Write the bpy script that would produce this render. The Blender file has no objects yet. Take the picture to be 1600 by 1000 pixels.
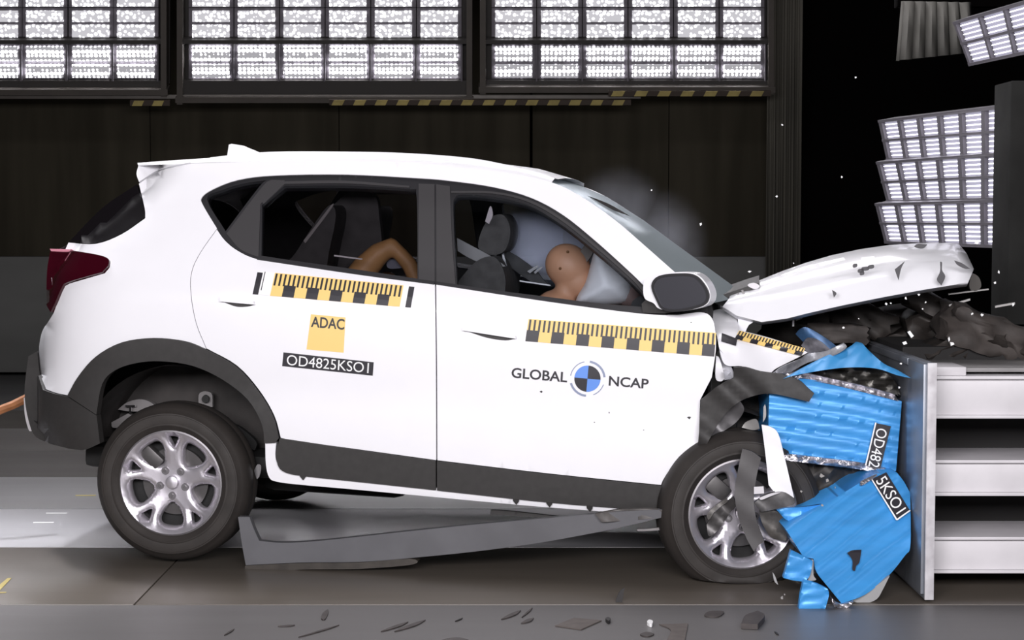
import bpy, bmesh, math, random
import numpy as np
from mathutils import Vector, Matrix
from mathutils.geometry import delaunay_2d_cdt
sc = bpy.context.scene
COL = sc.collection
R = math.radians
# ------------------------------------------------------------------ camera
F = 2760.0; CH = 1.5; PITCH = R(3.5)
cam_d = bpy.data.cameras.new('camera'); cam = bpy.data.objects.new('camera', cam_d); COL.objects.link(cam)
cam_d.sensor_width = 36.0; cam_d.lens = F / 1600 * 36; cam_d.clip_end = 200
cam.location = (0, 0, CH); cam.rotation_euler = (R(90) - PITCH, 0, 0)
sc.camera = cam
# ------------------------------------------------------------------ world, lamps, exposure
wd = bpy.data.worlds.new('world'); sc.world = wd; wd.use_nodes = True
wd.node_tree.nodes['Background'].inputs[0].default_value = (0.9, 0.92, 1, 1)
wd.node_tree.nodes['Background'].inputs[1].default_value = 0.010
sc.view_settings.view_transform = 'Standard'; sc.view_settings.look = 'None'
sc.view_settings.exposure = 0.25; sc.view_settings.gamma = 1.0; sc.view_settings.use_curve_mapping = False

def area_lamp(name, loc, target, sx, sy, power, col=(1, 0.97, 1)):
    d = bpy.data.lights.new(name, 'AREA'); d.shape = 'RECTANGLE'; d.size = sx; d.size_y = sy; d.energy = power; d.color = col
    o = bpy.data.objects.new(name, d); COL.objects.link(o); o.location = loc
    o.rotation_euler = (Vector(target) - Vector(loc)).to_track_quat('-Z', 'Y').to_euler()
    return o
# the overhead lamp banks of the hall on the camera's side of the track and above the car
area_lamp('lamp_bank_near_side', (-0.3, -0.8, 2.9), (-0.2, 7.4, 0.9), 7.0, 1.3, 740)
area_lamp('lamp_bank_overhead', (-1.8, 9.0, 5.6), (-1.8, 8.5, 0), 6.0, 1.6, 190)
area_lamp('lamp_bank_far_side', (-1.0, 14.6, 5.4), (-0.8, 8.5, 0), 7.5, 1.6, 160)

sd = bpy.data.lights.new('left_floor_spot', 'SPOT'); sd.energy = 1150; sd.spot_size = R(34); sd.spot_blend = 1.0; sd.shadow_soft_size = 0.25; sd.color = (0.95, 0.95, 1)  # unseen ceiling spot, added to brighten the floor at the left
so = bpy.data.objects.new('left_floor_spot', sd); COL.objects.link(so); so.location = (-3.4, 9.6, 5.6); so.rotation_euler = (Vector((-2.7, 7.45, 0)) - Vector((-3.4, 9.6, 5.6))).to_track_quat('-Z', 'Y').to_euler()
# ------------------------------------------------------------------ projection helpers
sp, cp = math.sin(PITCH), math.cos(PITCH)
ORG = np.array([0, 0, CH])
def ray(px, py):
    u = (np.asarray(px, float) - 800) / F; v = (500 - np.asarray(py, float)) / F
    return np.stack([u, v * sp + cp, v * cp - sp], -1)
def at_Y(px, py, Y):
    d = ray(px, py); return Vector(ORG + d * (Y / d[1]))
def at_z(px, py, z=0.0):
    d = ray(px, py); return Vector(ORG + d * ((z - CH) / d[2]))
def on_plane(px, py, P, N):
    d = ray(px, py); N = np.array(N, float); t = np.dot(np.array(P) - ORG, N) / np.dot(d, N)
    return Vector(ORG + d * t)
YAW = R(8.0); CPITCH = R(2.5)
ROT = Matrix.Rotation(-YAW, 4, 'Z') @ Matrix.Rotation(CPITCH, 4, 'Y')
hub_w = at_Y(268, 756, 7.46)
org_c = hub_w - (ROT @ Vector((-1.27, -0.88, 0.288)))
org_c.z = 0.0
MC = Matrix.Translation(org_c) @ ROT
MCi = MC.inverted()
RI = np.array(MCi.to_3x3()); OL = np.array(MCi @ Vector(ORG))
def lray(px, py):
    return ray(px, py) @ RI.T
def car_y(px, py, y):
    """car-space point where the view ray meets the plane at lateral position y"""
    d = lray(px, py); t = (y - OL[1]) / d[1]
    return Vector(OL + d * t)

ZE = [0.0, 0.2, 0.35, 0.5, 0.65, 0.8, 1.0, 1.15, 1.28, 1.42, 1.55, 1.65, 1.8]
XE = [-1.80, -1.84, -1.93, -1.99, -2.0, -1.98, -1.97, -1.94, -1.86, -1.70, -1.58, -1.54, -1.5]
def half_width(x, z):
    x = np.asarray(x, float); z = np.asarray(z, float)
    lo = np.clip(0.8 - z, 0, None); w = 0.90 - 0.10 * lo ** 2
    w -= 0.9 * np.clip(0.33 - z, 0, None) ** 1.5
    w -= 0.12 * np.clip(z - 0.85, 0, 0.4) ** 2
    b = np.clip(z - 1.08, 0, None); s = b * b / (b + 0.06)
    w -= 0.36 * s + 0.9 * np.clip(z - 1.5, 0, None) ** 2
    w -= 0.010 * np.exp(-((z - 0.72) / 0.10) ** 2)          # soft hollow low on the doors
    xe = np.interp(z, ZE, XE); xr = xe + 0.48
    t = np.clip((xr - x) / 0.48, 0, 0.995)
    w -= 0.46 * (1 - (1 - t ** 2.4) ** (1 / 2.4))
    f = np.clip(x - 0.9, 0, None); w -= 0.05 * f ** 2
    return w
def surf(px, py, off=0.0):
    """view rays -> points on the near flank of the car body (car space), pushed out by off"""
    px = np.atleast_1d(np.asarray(px, float)); py = np.atleast_1d(np.asarray(py, float))
    d = lray(px, py); ys = np.linspace(-1.05, 0.0, 220)
    t = (ys[None, :] - OL[1]) / d[:, 1:2]
    X = OL[0] + d[:, 0:1] * t; Z = OL[2] + d[:, 2:3] * t
    f = ys[None, :] + half_width(X, Z)
    pos = f >= 0
    k = np.where(pos.any(1), pos.argmax(1), f.argmax(1))
    k0 = np.clip(k - 1, 0, None); idx = np.arange(len(k))
    f1 = f[idx, k]; f0 = f[idx, k0]
    fr = np.where((f1 > 0) & (f0 < 0), f0 / (f0 - f1 + 1e-12), 1.0)
    y = ys[k0] + (ys[k] - ys[k0]) * fr
    tt = (y - OL[1]) / d[:, 1]
    P = OL[None, :] + d * tt[:, None]
    if off: P = P + normal(P[:, 0], P[:, 2]) * off
    return P
def normal(x, z):
    e = 0.004
    wx = (half_width(x + e, z) - half_width(x - e, z)) / (2 * e); wz = (half_width(x, z + e) - half_width(x, z - e)) / (2 * e)
    wx = np.clip(wx, -2.5, 2.5)
    n = np.stack([-wx, -np.ones_like(wx), -wz], -1)
    return n / np.linalg.norm(n, axis=1, keepdims=True)

# ------------------------------------------------------------------ materials
MATS = {}
def mat(name, col, rough=0.5, metal=0.0, var=0.0, scale=6.0, bump=0.0, stretch=(1, 1, 1), coat=0.0, emit=0.0, spec=0.5, col2=None, trans=0.0, detail=5):
    if name in MATS: return MATS[name]
    m = bpy.data.materials.new(name); m.use_nodes = True; nt = m.node_tree; N = nt.nodes; L = nt.links
    b = N['Principled BSDF']; b.inputs['Base Color'].default_value = (*col, 1); b.inputs['Roughness'].default_value = rough
    b.inputs['Metallic'].default_value = metal; b.inputs['Specular IOR Level'].default_value = spec
    if coat: b.inputs['Coat Weight'].default_value = coat; b.inputs['Coat Roughness'].default_value = 0.08
    if emit: b.inputs['Emission Color'].default_value = (*col, 1); b.inputs['Emission Strength'].default_value = emit
    tc = N.new('ShaderNodeTexCoord'); mp = N.new('ShaderNodeMapping'); mp.inputs['Scale'].default_value = stretch
    nz = N.new('ShaderNodeTexNoise'); nz.inputs['Scale'].default_value = scale; nz.inputs['Detail'].default_value = detail
    L.new(tc.outputs['Object'], mp.inputs[0]); L.new(mp.outputs[0], nz.inputs['Vector'])
    if var or col2:
        mx = N.new('ShaderNodeMix'); mx.data_type = 'RGBA'
        c2 = col2 or tuple(max(0, c * (1 - var)) for c in col)
        mx.inputs[6].default_value = (*col, 1); mx.inputs[7].default_value = (*c2, 1)
        cr = N.new('ShaderNodeMapRange'); cr.inputs[1].default_value = 0.35; cr.inputs[2].default_value = 0.65
        L.new(nz.outputs['Fac'], cr.inputs[0]); L.new(cr.outputs[0], mx.inputs[0]); L.new(mx.outputs[2], b.inputs['Base Color'])
        rr = N.new('ShaderNodeMapRange'); rr.inputs[3].default_value = max(0.02, rough * 0.85); rr.inputs[4].default_value = min(1, rough * 1.15)
        L.new(nz.outputs['Fac'], rr.inputs[0]); L.new(rr.outputs[0], b.inputs['Roughness'])
    if bump:
        bp = N.new('ShaderNodeBump'); bp.inputs['Strength'].default_value = bump; bp.inputs['Distance'].default_value = 0.01
        L.new(nz.outputs['Fac'], bp.inputs['Height']); L.new(bp.outputs[0], b.inputs['Normal'])
    MATS[name] = m; return m
def glass_mat(name, tint, gloss, alpha):
    m = bpy.data.materials.new(name); m.use_nodes = True; nt = m.node_tree; N = nt.nodes; L = nt.links
    N.remove(N['Principled BSDF']); out = N['Material Output']
    tr = N.new('ShaderNodeBsdfTransparent'); tr.inputs[0].default_value = (*tint, 1)
    gl = N.new('ShaderNodeBsdfGlossy'); gl.inputs[0].default_value = (0.8, 0.85, 0.9, 1); gl.inputs['Roughness'].default_value = gloss
    df = N.new('ShaderNodeBsdfDiffuse'); df.inputs[0].default_value = (0.35, 0.4, 0.42, 1)
    fr = N.new('ShaderNodeFresnel'); fr.inputs[0].default_value = 1.25
    m1 = N.new('ShaderNodeMixShader'); L.new(fr.outputs[0], m1.inputs[0]); L.new(tr.outputs[0], m1.inputs[1]); L.new(gl.outputs[0], m1.inputs[2])
    m2 = N.new('ShaderNodeMixShader'); m2.inputs[0].default_value = alpha; L.new(m1.outputs[0], m2.inputs[1]); L.new(df.outputs[0], m2.inputs[2])
    L.new(m2.outputs[0], out.inputs[0]); MATS[name] = m; return m
PAINT = mat('white_paint', (0.86, 0.855, 0.885), 0.34, coat=0.5, var=0.02)
PLAST = mat('black_plastic', (0.028, 0.026, 0.025), 0.6, var=0.15, scale=30, bump=0.05)
FRAME = mat('window_frame_black', (0.016, 0.0155, 0.018), 0.5, spec=0.3)
PILLAR = mat('pillar_trim_grey', (0.040, 0.038, 0.040), 0.5, spec=0.3)
RUBBER = mat('tyre_rubber', (0.029, 0.024, 0.021), 0.68, var=0.3, scale=9, bump=0.1)
ALLOY = mat('alloy_silver', (0.66, 0.63, 0.68), 0.34, 0.75, var=0.06)
ALLOYD = mat('alloy_inner_grey', (0.22, 0.21, 0.22), 0.45, 0.7, var=0.2)
STEELD = mat('dark_steel', (0.10, 0.095, 0.095), 0.45, 0.6, var=0.3, scale=12)
CHROME = mat('chrome', (0.75, 0.74, 0.76), 0.15, 1.0)
DARK = mat('underbody_black', (0.012, 0.012, 0.012), 0.75, var=0.3)
INTER = mat('interior_charcoal', (0.022, 0.021, 0.022), 0.7, var=0.2, scale=20)
LINER = mat('wheel_liner', (0.036, 0.031, 0.029), 0.7, var=0.5, scale=7, bump=0.2)
REDL = mat('tail_lamp_red', (0.032, 0.001, 0.005), 0.15, coat=0.6)
BLACKG = mat('black_glass', (0.004, 0.003, 0.004), 0.45, spec=0.06)
TINT = glass_mat('tinted_glass', (0.74, 0.73, 0.74), 0.03, 0.0)
CLEAR = glass_mat('clear_glass', (0.86, 0.88, 0.9), 0.02, 0.0)
SCREEN = glass_mat('crazed_windscreen_glass', (0.50, 0.55, 0.55), 0.15, 0.72)
YEL = mat('tape_yellow', (0.86, 0.60, 0.20), 0.5)
BLK = mat('print_black', (0.018, 0.016, 0.022), 0.45)
WHT = mat('print_white', (0.85, 0.85, 0.85), 0.5)
BLUEP = mat('print_blue', (0.12, 0.28, 0.75), 0.5)
GREYP = mat('print_pale_blue', (0.26, 0.30, 0.42), 0.5)
BLUE = mat('barrier_blue', (0.055, 0.315, 0.72), 0.36, 0.15, var=0.15, scale=5, stretch=(1, 1, 4), bump=0.05)
HONEY = mat('honeycomb_silver', (0.62, 0.60, 0.64), 0.32, 0.85, var=0.5, scale=60, bump=0.6)
STEELP = mat('barrier_plate_steel', (0.30, 0.32, 0.36), 0.4, 0.55, var=0.3, scale=4, bump=0.05)
WSTEEL = mat('white_painted_steel', (0.62, 0.60, 0.62), 0.45, var=0.12, scale=5)
CHIP = mat('chipped_white_steel', (0.62, 0.61, 0.63), 0.5, col2=(0.42, 0.40, 0.42), scale=14, bump=0.2)
SKIN = mat('dummy_skin', (0.52, 0.27, 0.16), 0.55, var=0.12, scale=8)
TAN = mat('dummy_tan', (0.42, 0.23, 0.095), 0.55, var=0.15, scale=8)
BAG = mat('airbag_cloth', (0.84, 0.83, 0.86), 0.8, var=0.06, scale=12, bump=0.2)
GREYC = mat('belt_grey', (0.20, 0.19, 0.19), 0.8)
SEAT = mat('seat_cloth', (0.055, 0.050, 0.048), 0.85, var=0.2, scale=30)

# ------------------------------------------------------------------ mesh helpers
def link(name, me, m=None, parent=None, smooth=True, mats=None):
    for mm in (mats or [m]): me.materials.append(mm)
    if smooth: me.polygons.foreach_set('use_smooth', [True] * len(me.polygons))
    o = bpy.data.objects.new(name, me); COL.objects.link(o)
    if parent: o.parent = parent
    return o
def from_py(name, V, Fc, m=None, parent=None, smooth=True, mats=None, mi=None, angle=40):
    me = bpy.data.meshes.new(name); me.from_pydata([tuple(v) for v in V], [], Fc); me.validate()
    if mi: me.polygons.foreach_set('material_index', mi)
    o = link(name, me, m, parent, smooth, mats)
    if smooth: me.set_sharp_from_angle(angle=R(angle))
    return o
def tag(o, label, cat, group=None, kind=None):
    o['label'] = label; o['category'] = cat
    if group: o['group'] = group
    if kind: o['kind'] = kind
    return o
def struct(o): o['kind'] = 'structure'; return o
def empty(name, loc=(0, 0, 0), rot=(0, 0, 0)):
    o = bpy.data.objects.new(name, None); COL.objects.link(o); o.location = loc; o.rotation_euler = rot; o.empty_display_size = 0.2
    return o
def spline(pts, n=5, closed=True):
    """pixel outline; a point with a third entry is a corner; Catmull-Rom between corners"""
    P = [(float(p[0]), float(p[1])) for p in pts]; c = [len(p) > 2 for p in pts]; k = len(P); out = []
    rng = range(k) if closed else range(k - 1)
    for i in rng:
        j = (i + 1) % k; p1, p2 = P[i], P[j]
        p0 = P[i - 1] if (not c[i] and (closed or i > 0)) else (2 * p1[0] - p2[0], 2 * p1[1] - p2[1])
        p3 = P[(j + 1) % k] if (not c[j] and (closed or j < k - 1)) else (2 * p2[0] - p1[0], 2 * p2[1] - p1[1])
        for s in range(n):
            t = s / n; a = []
            for q in (0, 1):
                a.append(0.5 * (2 * p1[q] + (p2[q] - p0[q]) * t + (2 * p0[q] - 5 * p1[q] + 4 * p2[q] - p3[q]) * t * t + (-p0[q] + 3 * p1[q] - 3 * p2[q] + p3[q]) * t ** 3))
            out.append(tuple(a))
    if not closed: out.append(P[-1])
    return out
def resample(poly, step):
    out = []
    for i in range(len(poly)):
        a, b = poly[i], poly[(i + 1) % len(poly)]; L = math.dist(a, b)
        if L < 1e-6: continue
        n = max(1, int(round(L / step)))
        for s in range(n): out.append((a[0] + (b[0] - a[0]) * s / n, a[1] + (b[1] - a[1]) * s / n))
    res = [out[0]]
    for p in out[1:]:
        if math.dist(p, res[-1]) > step * 0.25: res.append(p)
    return res
def inset(poly, d):
    A = sum(poly[i - 1][0] * poly[i][1] - poly[i][0] * poly[i - 1][1] for i in range(len(poly)))
    s = 1 if A > 0 else -1; out = []; n = len(poly)
    for i in range(n):
        a, b, c = poly[i - 1], poly[i], poly[(i + 1) % n]
        def nrm(p, q):
            L = math.dist(p, q) or 1; return (-(q[1] - p[1]) / L * s, (q[0] - p[0]) / L * s)
        n1, n2 = nrm(a, b), nrm(b, c); m = (n1[0] + n2[0], n1[1] + n2[1]); L2 = max(0.5, (m[0] ** 2 + m[1] ** 2) / 2)
        out.append((b[0] + m[0] * d / L2, b[1] + m[1] * d / L2))
    return out
def inside(X, Y, poly):
    c = np.zeros(X.shape, bool); n = len(poly)
    for i in range(n):
        x1, y1 = poly[i - 1]; x2, y2 = poly[i]
        cond = (y1 > Y) != (y2 > Y)
        with np.errstate(divide='ignore', invalid='ignore'):
            xi = (x2 - x1) * (Y - y1) / (y2 - y1 + 1e-15) + x1
        c ^= cond & (X < xi)
    return c
def dist_poly(X, Y, poly):
    D = np.full(X.shape, 1e9); n = len(poly)
    for i in range(n):
        x1, y1 = poly[i - 1]; x2, y2 = poly[i]; dx, dy = x2 - x1, y2 - y1
        t = np.clip(((X - x1) * dx + (Y - y1) * dy) / (dx * dx + dy * dy + 1e-12), 0, 1)
        D = np.minimum(D, np.hypot(X - x1 - t * dx, Y - y1 - t * dy))
    return D
def tri2d(outer, holes=(), step=14, bstep=5):
    loops = [resample(outer, bstep)] + [resample(h, bstep) for h in holes]
    V = []; E = []
    for lp in loops:
        k = len(V); V += lp; E += [(k + i, k + (i + 1) % len(lp)) for i in range(len(lp))]
    xs = [p[0] for p in loops[0]]; ys = [p[1] for p in loops[0]]
    gx, gy = np.meshgrid(np.arange(min(xs), max(xs), step), np.arange(min(ys), max(ys), step)); gx = gx.ravel(); gy = gy.ravel()
    ok = inside(gx, gy, loops[0])
    for h in loops[1:]: ok &= ~inside(gx, gy, h)
    for lp in loops: ok &= dist_poly(gx, gy, lp) > step * 0.45
    V += list(zip(gx[ok], gy[ok]))
    r = delaunay_2d_cdt([Vector(p) for p in V], E, [], 0, 1e-4)
    v = np.array([(p.x, p.y) for p in r[0]]); f = np.array([t for t in r[2] if len(t) == 3])
    c = v[f].mean(1); ok = inside(c[:, 0], c[:, 1], loops[0])
    for h in loops[1:]: ok &= ~inside(c[:, 0], c[:, 1], h)
    return v, f[ok]
def shell(name, fn, outer, holes=(), m=None, parent=None, th=0.012, step=14, bstep=5, gap=0.0, back=None, mats=None, angle=45, mirror=False):
    """solid sheet: pixel outline, fn(px, py, off) gives points; back side sits th further in"""
    if gap: outer = inset(outer, gap)
    v, f = tri2d(outer, holes, step, bstep)
    A = np.asarray(fn(v[:, 0], v[:, 1], 0.0)); B = np.asarray(fn(v[:, 0], v[:, 1], -th)) if back is None else np.asarray(back(v[:, 0], v[:, 1]))
    return _solid(name, A, B, f, m, parent, mats, angle, mirror)
def _solid(name, A, B, f, m, parent, mats=None, angle=45, mirror=False):
    n = len(A); cnt = {}
    for t in f:
        for i in range(3):
            a, b = int(t[i]), int(t[(i + 1) % 3]); cnt[(a, b)] = 1
    bd = [(a, b) for (a, b) in cnt if (b, a) not in cnt]
    # front side towards the camera: check winding against view
    def build(A, B, flip, nm):
        F_ = []
        for t in f:
            t = [int(q) for q in t]
            F_.append(t if not flip else t[::-1]); F_.append([q + n for q in (t[::-1] if not flip else t)])
        for a, b in bd:
            q = [b, a, a + n, b + n]; F_.append(q if not flip else q[::-1])
        V = np.concatenate([A, B]); used = sorted({i for q in F_ for i in q}); mp = {u: k for k, u in enumerate(used)}
        return from_py(nm, V[used], [[mp[i] for i in q] for q in F_], m, parent, True, mats, None, angle)
    nn = np.cross(A[f[:, 1]] - A[f[:, 0]], A[f[:, 2]] - A[f[:, 0]]).sum(0); flip = float(nn @ (A.mean(0) - B.mean(0))) < 0
    o = build(A, B, flip, name)
    if mirror:
        A2, B2 = A * [1, -1, 1], B * [1, -1, 1]; build(A2, B2, not flip, name)
    return o
def bodyfn(off=0.0):
    return lambda px, py, o: surf(px, py, off + o)
def grid(name, rows, m, parent=None, closed_u=False, th=0.0, angle=50):
    n = len(rows); k = len(rows[0]); V = [p for r in rows for p in r]; Fc = []
    for i in range(n - 1):
        for j in range(k if closed_u else k - 1):
            a = i * k + j; b = i * k + (j + 1) % k; Fc.append((a, b, b + k, a + k))
    o = from_py(name, V, Fc, m, parent, True, None, None, angle)
    if th:
        md = o.modifiers.new('thick', 'SOLIDIFY'); md.thickness = th; md.offset = -1
    return o
def box_bm(bm, c, s, rot=None, bev=0.0):
    r = bmesh.ops.create_cube(bm, size=1.0)['verts']; M = Matrix.Translation(c) @ (rot or Matrix()) @ Matrix.Diagonal((*s, 1))
    bmesh.ops.transform(bm, matrix=M, verts=r)
    if bev:
        es = list({e for v in r for e in v.link_edges}); bmesh.ops.bevel(bm, geom=es, offset=bev, segments=2, affect='EDGES', profile=0.6)
def bmobj(name, bm, m, parent=None, smooth=True, angle=35):
    me = bpy.data.meshes.new(name); bm.normal_update(); bm.to_mesh(me); bm.free(); o = link(name, me, m, parent, smooth)
    if smooth: me.set_sharp_from_angle(angle=R(angle))
    return o
def box(name, c, s, m, parent=None, rot=None, bev=0.004):
    bm = bmesh.new(); box_bm(bm, c, s, rot, bev); return bmobj(name, bm, m, parent)
def span(name, x0, x1, y0, y1, z0, z1, m, parent=None, bev=0.004):
    return box(name, ((x0 + x1) / 2, (y0 + y1) / 2, (z0 + z1) / 2), (abs(x1 - x0), abs(y1 - y0), abs(z1 - z0)), m, parent, None, bev)
def tube(name, pts, rad, m, parent=None, seg=10, smoothn=4):
    P = [Vector(p) for p in pts]; Q = []
    for i in range(len(P) - 1):
        p0 = P[max(0, i - 1)]; p1 = P[i]; p2 = P[i + 1]; p3 = P[min(len(P) - 1, i + 2)]
        for s in range(smoothn):
            t = s / smoothn; Q.append(0.5 * (2 * p1 + (p2 - p0) * t + (2 * p0 - 5 * p1 + 4 * p2 - p3) * t * t + (-p0 + 3 * p1 - 3 * p2 + p3) * t ** 3))
    Q.append(P[-1]); rows = []; up = Vector((0, 0, 1)); n = len(Q)
    rr = rad if isinstance(rad, (list, tuple)) else [rad] * len(P)
    for i, q in enumerate(Q):
        d = (Q[min(n - 1, i + 1)] - Q[max(0, i - 1)]).normalized(); a = d.cross(up)
        if a.length < 1e-3: a = d.cross(Vector((0, 1, 0)))
        a.normalize(); b = d.cross(a); u = i / (n - 1) * (len(rr) - 1); k = min(int(u), len(rr) - 2); r = rr[k] + (rr[k + 1] - rr[k]) * (u - k)
        rows.append([q + (a * math.cos(2 * math.pi * s / seg) + b * math.sin(2 * math.pi * s / seg)) * r for s in range(seg)])
    k = seg; V = [p for r in rows for p in r]; Fc = [(i * k + j, i * k + (j + 1) % k, (i + 1) * k + (j + 1) % k, (i + 1) * k + j) for i in range(n - 1) for j in range(k)]
    Fc += [tuple(range(k - 1, -1, -1)), tuple((n - 1) * k + j for j in range(k))]
    return from_py(name, V, Fc, m, parent)
def lathe_y(name, prof, m, parent=None, seg=64, angle=35):
    """revolve (r, y) profile about the lateral axis"""
    rows = [[Vector((r * math.cos(2 * math.pi * s / seg), y, r * math.sin(2 * math.pi * s / seg))) for s in range(seg)] for r, y in prof]
    return grid(name, rows, m, parent, True, 0, angle)
_tc = {}
def text2d(s):
    if s in _tc: return _tc[s]
    cu = bpy.data.curves.new('lettering', 'FONT'); cu.body = s; cu.resolution_u = 4; cu.offset = 0.018 if s in ('GLOBAL', 'NCAP', 'ADAC') else 0.0
    o = bpy.data.objects.new('lettering', cu); COL.objects.link(o)
    me = bpy.data.meshes.new_from_object(o.evaluated_get(bpy.context.evaluated_depsgraph_get()))
    V = np.array([(v.co.x, v.co.y) for v in me.vertices]); Fc = [tuple(p.vertices) for p in me.polygons]
    bpy.data.objects.remove(o); bpy.data.curves.remove(cu); bpy.data.meshes.remove(me)
    V -= V.min(0); V /= V.max(0); _tc[s] = (V, Fc); return _tc[s]
def lettering(name, s, bl, br, tl, fn, m, parent, off=0.003):
    """flat print: text box corners in the picture of the surface it is printed on"""
    V, Fc = text2d(s); bl, br, tl = map(np.array, (bl, br, tl))
    p = bl + V[:, :1] * (br - bl) + V[:, 1:] * (tl - bl)
    A = np.asarray(fn(p[:, 0], p[:, 1], off))
    return from_py(name, A, Fc, m, parent, False)

# ================================================================== SETTING
def floor_mat(name, c, c2, rough, spec=0.5):
    return mat(name, c, rough, var=0.2, col2=c2, scale=1.3, stretch=(0.35, 1.6, 1), bump=0.02, spec=spec)
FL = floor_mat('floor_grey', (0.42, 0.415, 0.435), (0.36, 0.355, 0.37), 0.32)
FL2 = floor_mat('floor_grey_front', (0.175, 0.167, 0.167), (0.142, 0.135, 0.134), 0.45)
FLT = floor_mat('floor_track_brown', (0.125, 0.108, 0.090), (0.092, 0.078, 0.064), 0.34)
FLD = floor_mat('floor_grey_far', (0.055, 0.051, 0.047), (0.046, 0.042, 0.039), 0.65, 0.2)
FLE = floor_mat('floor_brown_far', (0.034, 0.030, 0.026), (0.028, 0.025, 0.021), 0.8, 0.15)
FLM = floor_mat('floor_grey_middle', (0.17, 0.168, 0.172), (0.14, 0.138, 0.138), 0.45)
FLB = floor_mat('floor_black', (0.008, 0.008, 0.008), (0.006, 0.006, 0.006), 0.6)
floor = struct(box('floor', (0, 10, -0.06), (30, 40, 0.08), DARK, bev=0))
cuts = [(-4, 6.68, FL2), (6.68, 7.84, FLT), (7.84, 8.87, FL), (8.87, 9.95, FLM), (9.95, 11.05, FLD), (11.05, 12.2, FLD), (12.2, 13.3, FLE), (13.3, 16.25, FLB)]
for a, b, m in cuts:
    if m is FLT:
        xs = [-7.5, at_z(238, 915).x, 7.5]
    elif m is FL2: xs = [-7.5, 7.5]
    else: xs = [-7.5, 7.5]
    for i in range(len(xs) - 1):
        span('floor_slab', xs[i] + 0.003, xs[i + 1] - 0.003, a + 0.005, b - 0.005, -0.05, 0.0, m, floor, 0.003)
WALL = mat('wall_dark_panel', (0.030, 0.026, 0.018), 0.85, var=0.3, scale=1.5, stretch=(4, 1, 0.4), spec=0.1)
LOWW = mat('low_wall_grey', (0.078, 0.078, 0.074), 0.7, var=0.2, scale=1.2, stretch=(0.5, 1, 2))
RAIL = mat('cabinet_frame_grey', (0.075, 0.066, 0.058), 0.5, 0.3, var=0.2)
VOID = mat('black_drape', (0.0015, 0.0012, 0.0012), 0.95, spec=0.03)
CURT = mat('curtain_olive', (0.065, 0.060, 0.047), 0.8, var=0.35, scale=2, stretch=(8, 1, 0.3))
XW1 = at_Y(1205, 400, 16.3).x
wallb = struct(span('wall_back', -9, 9, 16.6, 16.9, 0, 6.5, VOID, None, 0))
seams = [-9, -7.3, at_Y(-40, 300, 16.4).x, at_Y(235, 300, 16.4).x, at_Y(530, 300, 16.4).x, at_Y(830, 300, 16.4).x, at_Y(1045, 300, 16.4).x, XW1]
for i in range(len(seams) - 1):
    span('wall_panel', seams[i] + (0.012 if i == 5 else 0.002), seams[i + 1] - (0.012 if i == 4 else 0.002), 16.42, 16.6, 1.0, 6.4, WALL, wallb, 0.01)
lowx = [-9, at_Y(-200, 400, 16.2).x, at_Y(330, 400, 16.2).x, at_Y(760, 400, 16.2).x, at_Y(1222, 400, 16.2).x]
for i in range(4):
    span('low_wall_panel', lowx[i] + 0.006, lowx[i + 1] - 0.006, 16.25, 16.42, 0.02, 1.09, LOWW, wallb, 0.012)
# pleated drape at the end of the wall
rows = []
xa, xb = at_Y(1200, 300, 16.0).x, at_Y(1254, 300, 16.0).x
for z in (0.05, 6.0):
    rows.append([Vector((xa + (xb - xa) * t / 60, 16.05 + 0.012 * math.sin(t * 0.95) + 0.012 * math.sin(t * 0.43), z)) for t in range(61)])
tag(grid('curtain', rows, CURT, None, False, 0.01), 'dark olive pleated curtain hanging beside the black opening right of the wall lights', 'curtain')
wr = struct(span('wall_right', 6.6, 6.8, 2, 17, 0, 6.5, VOID, None, 0))
struct(span('ceiling', -9, 9, 2.0, 17, 6.5, 6.6, DARK, None, 0))

# ------------------------------------------------------------------ lamp cabinets on the back wall
def led_mat(name, dots, strength, base, distort=0.0):
    m = bpy.data.materials.new(name); m.use_nodes = True; nt = m.node_tree; N = nt.nodes; L = nt.links
    b = N['Principled BSDF']; b.inputs['Base Color'].default_value = (0.3, 0.29, 0.31, 1); b.inputs['Roughness'].default_value = 0.3
    tc = N.new('ShaderNodeTexCoord'); mp = N.new('ShaderNodeMapping'); mp.inputs['Scale'].default_value = (dots, dots, dots)
    vo = N.new('ShaderNodeTexVoronoi'); vo.inputs['Scale'].default_value = 1.0; vo.inputs['Randomness'].default_value = 0.15 + distort
    L.new(tc.outputs['Object'], mp.inputs[0]); L.new(mp.outputs[0], vo.inputs['Vector'])
    mr = N.new('ShaderNodeMapRange'); mr.inputs[1].default_value = 0.30; mr.inputs[2].default_value = 0.47
    mr.inputs[3].default_value = strength; mr.inputs[4].default_value = base
    L.new(vo.outputs['Distance'], mr.inputs[0]); L.new(mr.outputs[0], b.inputs['Emission Strength'])
    b.inputs['Emission Color'].default_value = (0.96, 0.95, 1.0, 1)
    return m
LED = led_mat('led_dots', 27, 26.0, 0.25)
LED2 = led_mat('led_dots_in_reflector', 28, 3.0, 0.42, 0.5)
TRAY = mat('lamp_tray_grey', (0.12, 0.11, 0.125), 0.5, 0.2, var=0.2, scale=3)
TRAYD = mat('cabinet_dark', (0.035, 0.032, 0.030), 0.5, 0.2)
HAZY = mat('hazard_yellow', (0.30, 0.24, 0.08), 0.6, var=0.3, scale=9)
HAZB = mat('hazard_brown_black', (0.030, 0.020, 0.014), 0.6)
BP = (0, 15.75, 2.45); BN = np.array([0, 1.0, 0.42]); BN /= np.linalg.norm(BN); BNv = Vector(BN)
def bank_pt(px, py, off=0.0):
    d = on_plane(px, py, BP, BN); return d - BNv * off      # off > 0 comes towards the camera
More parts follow.
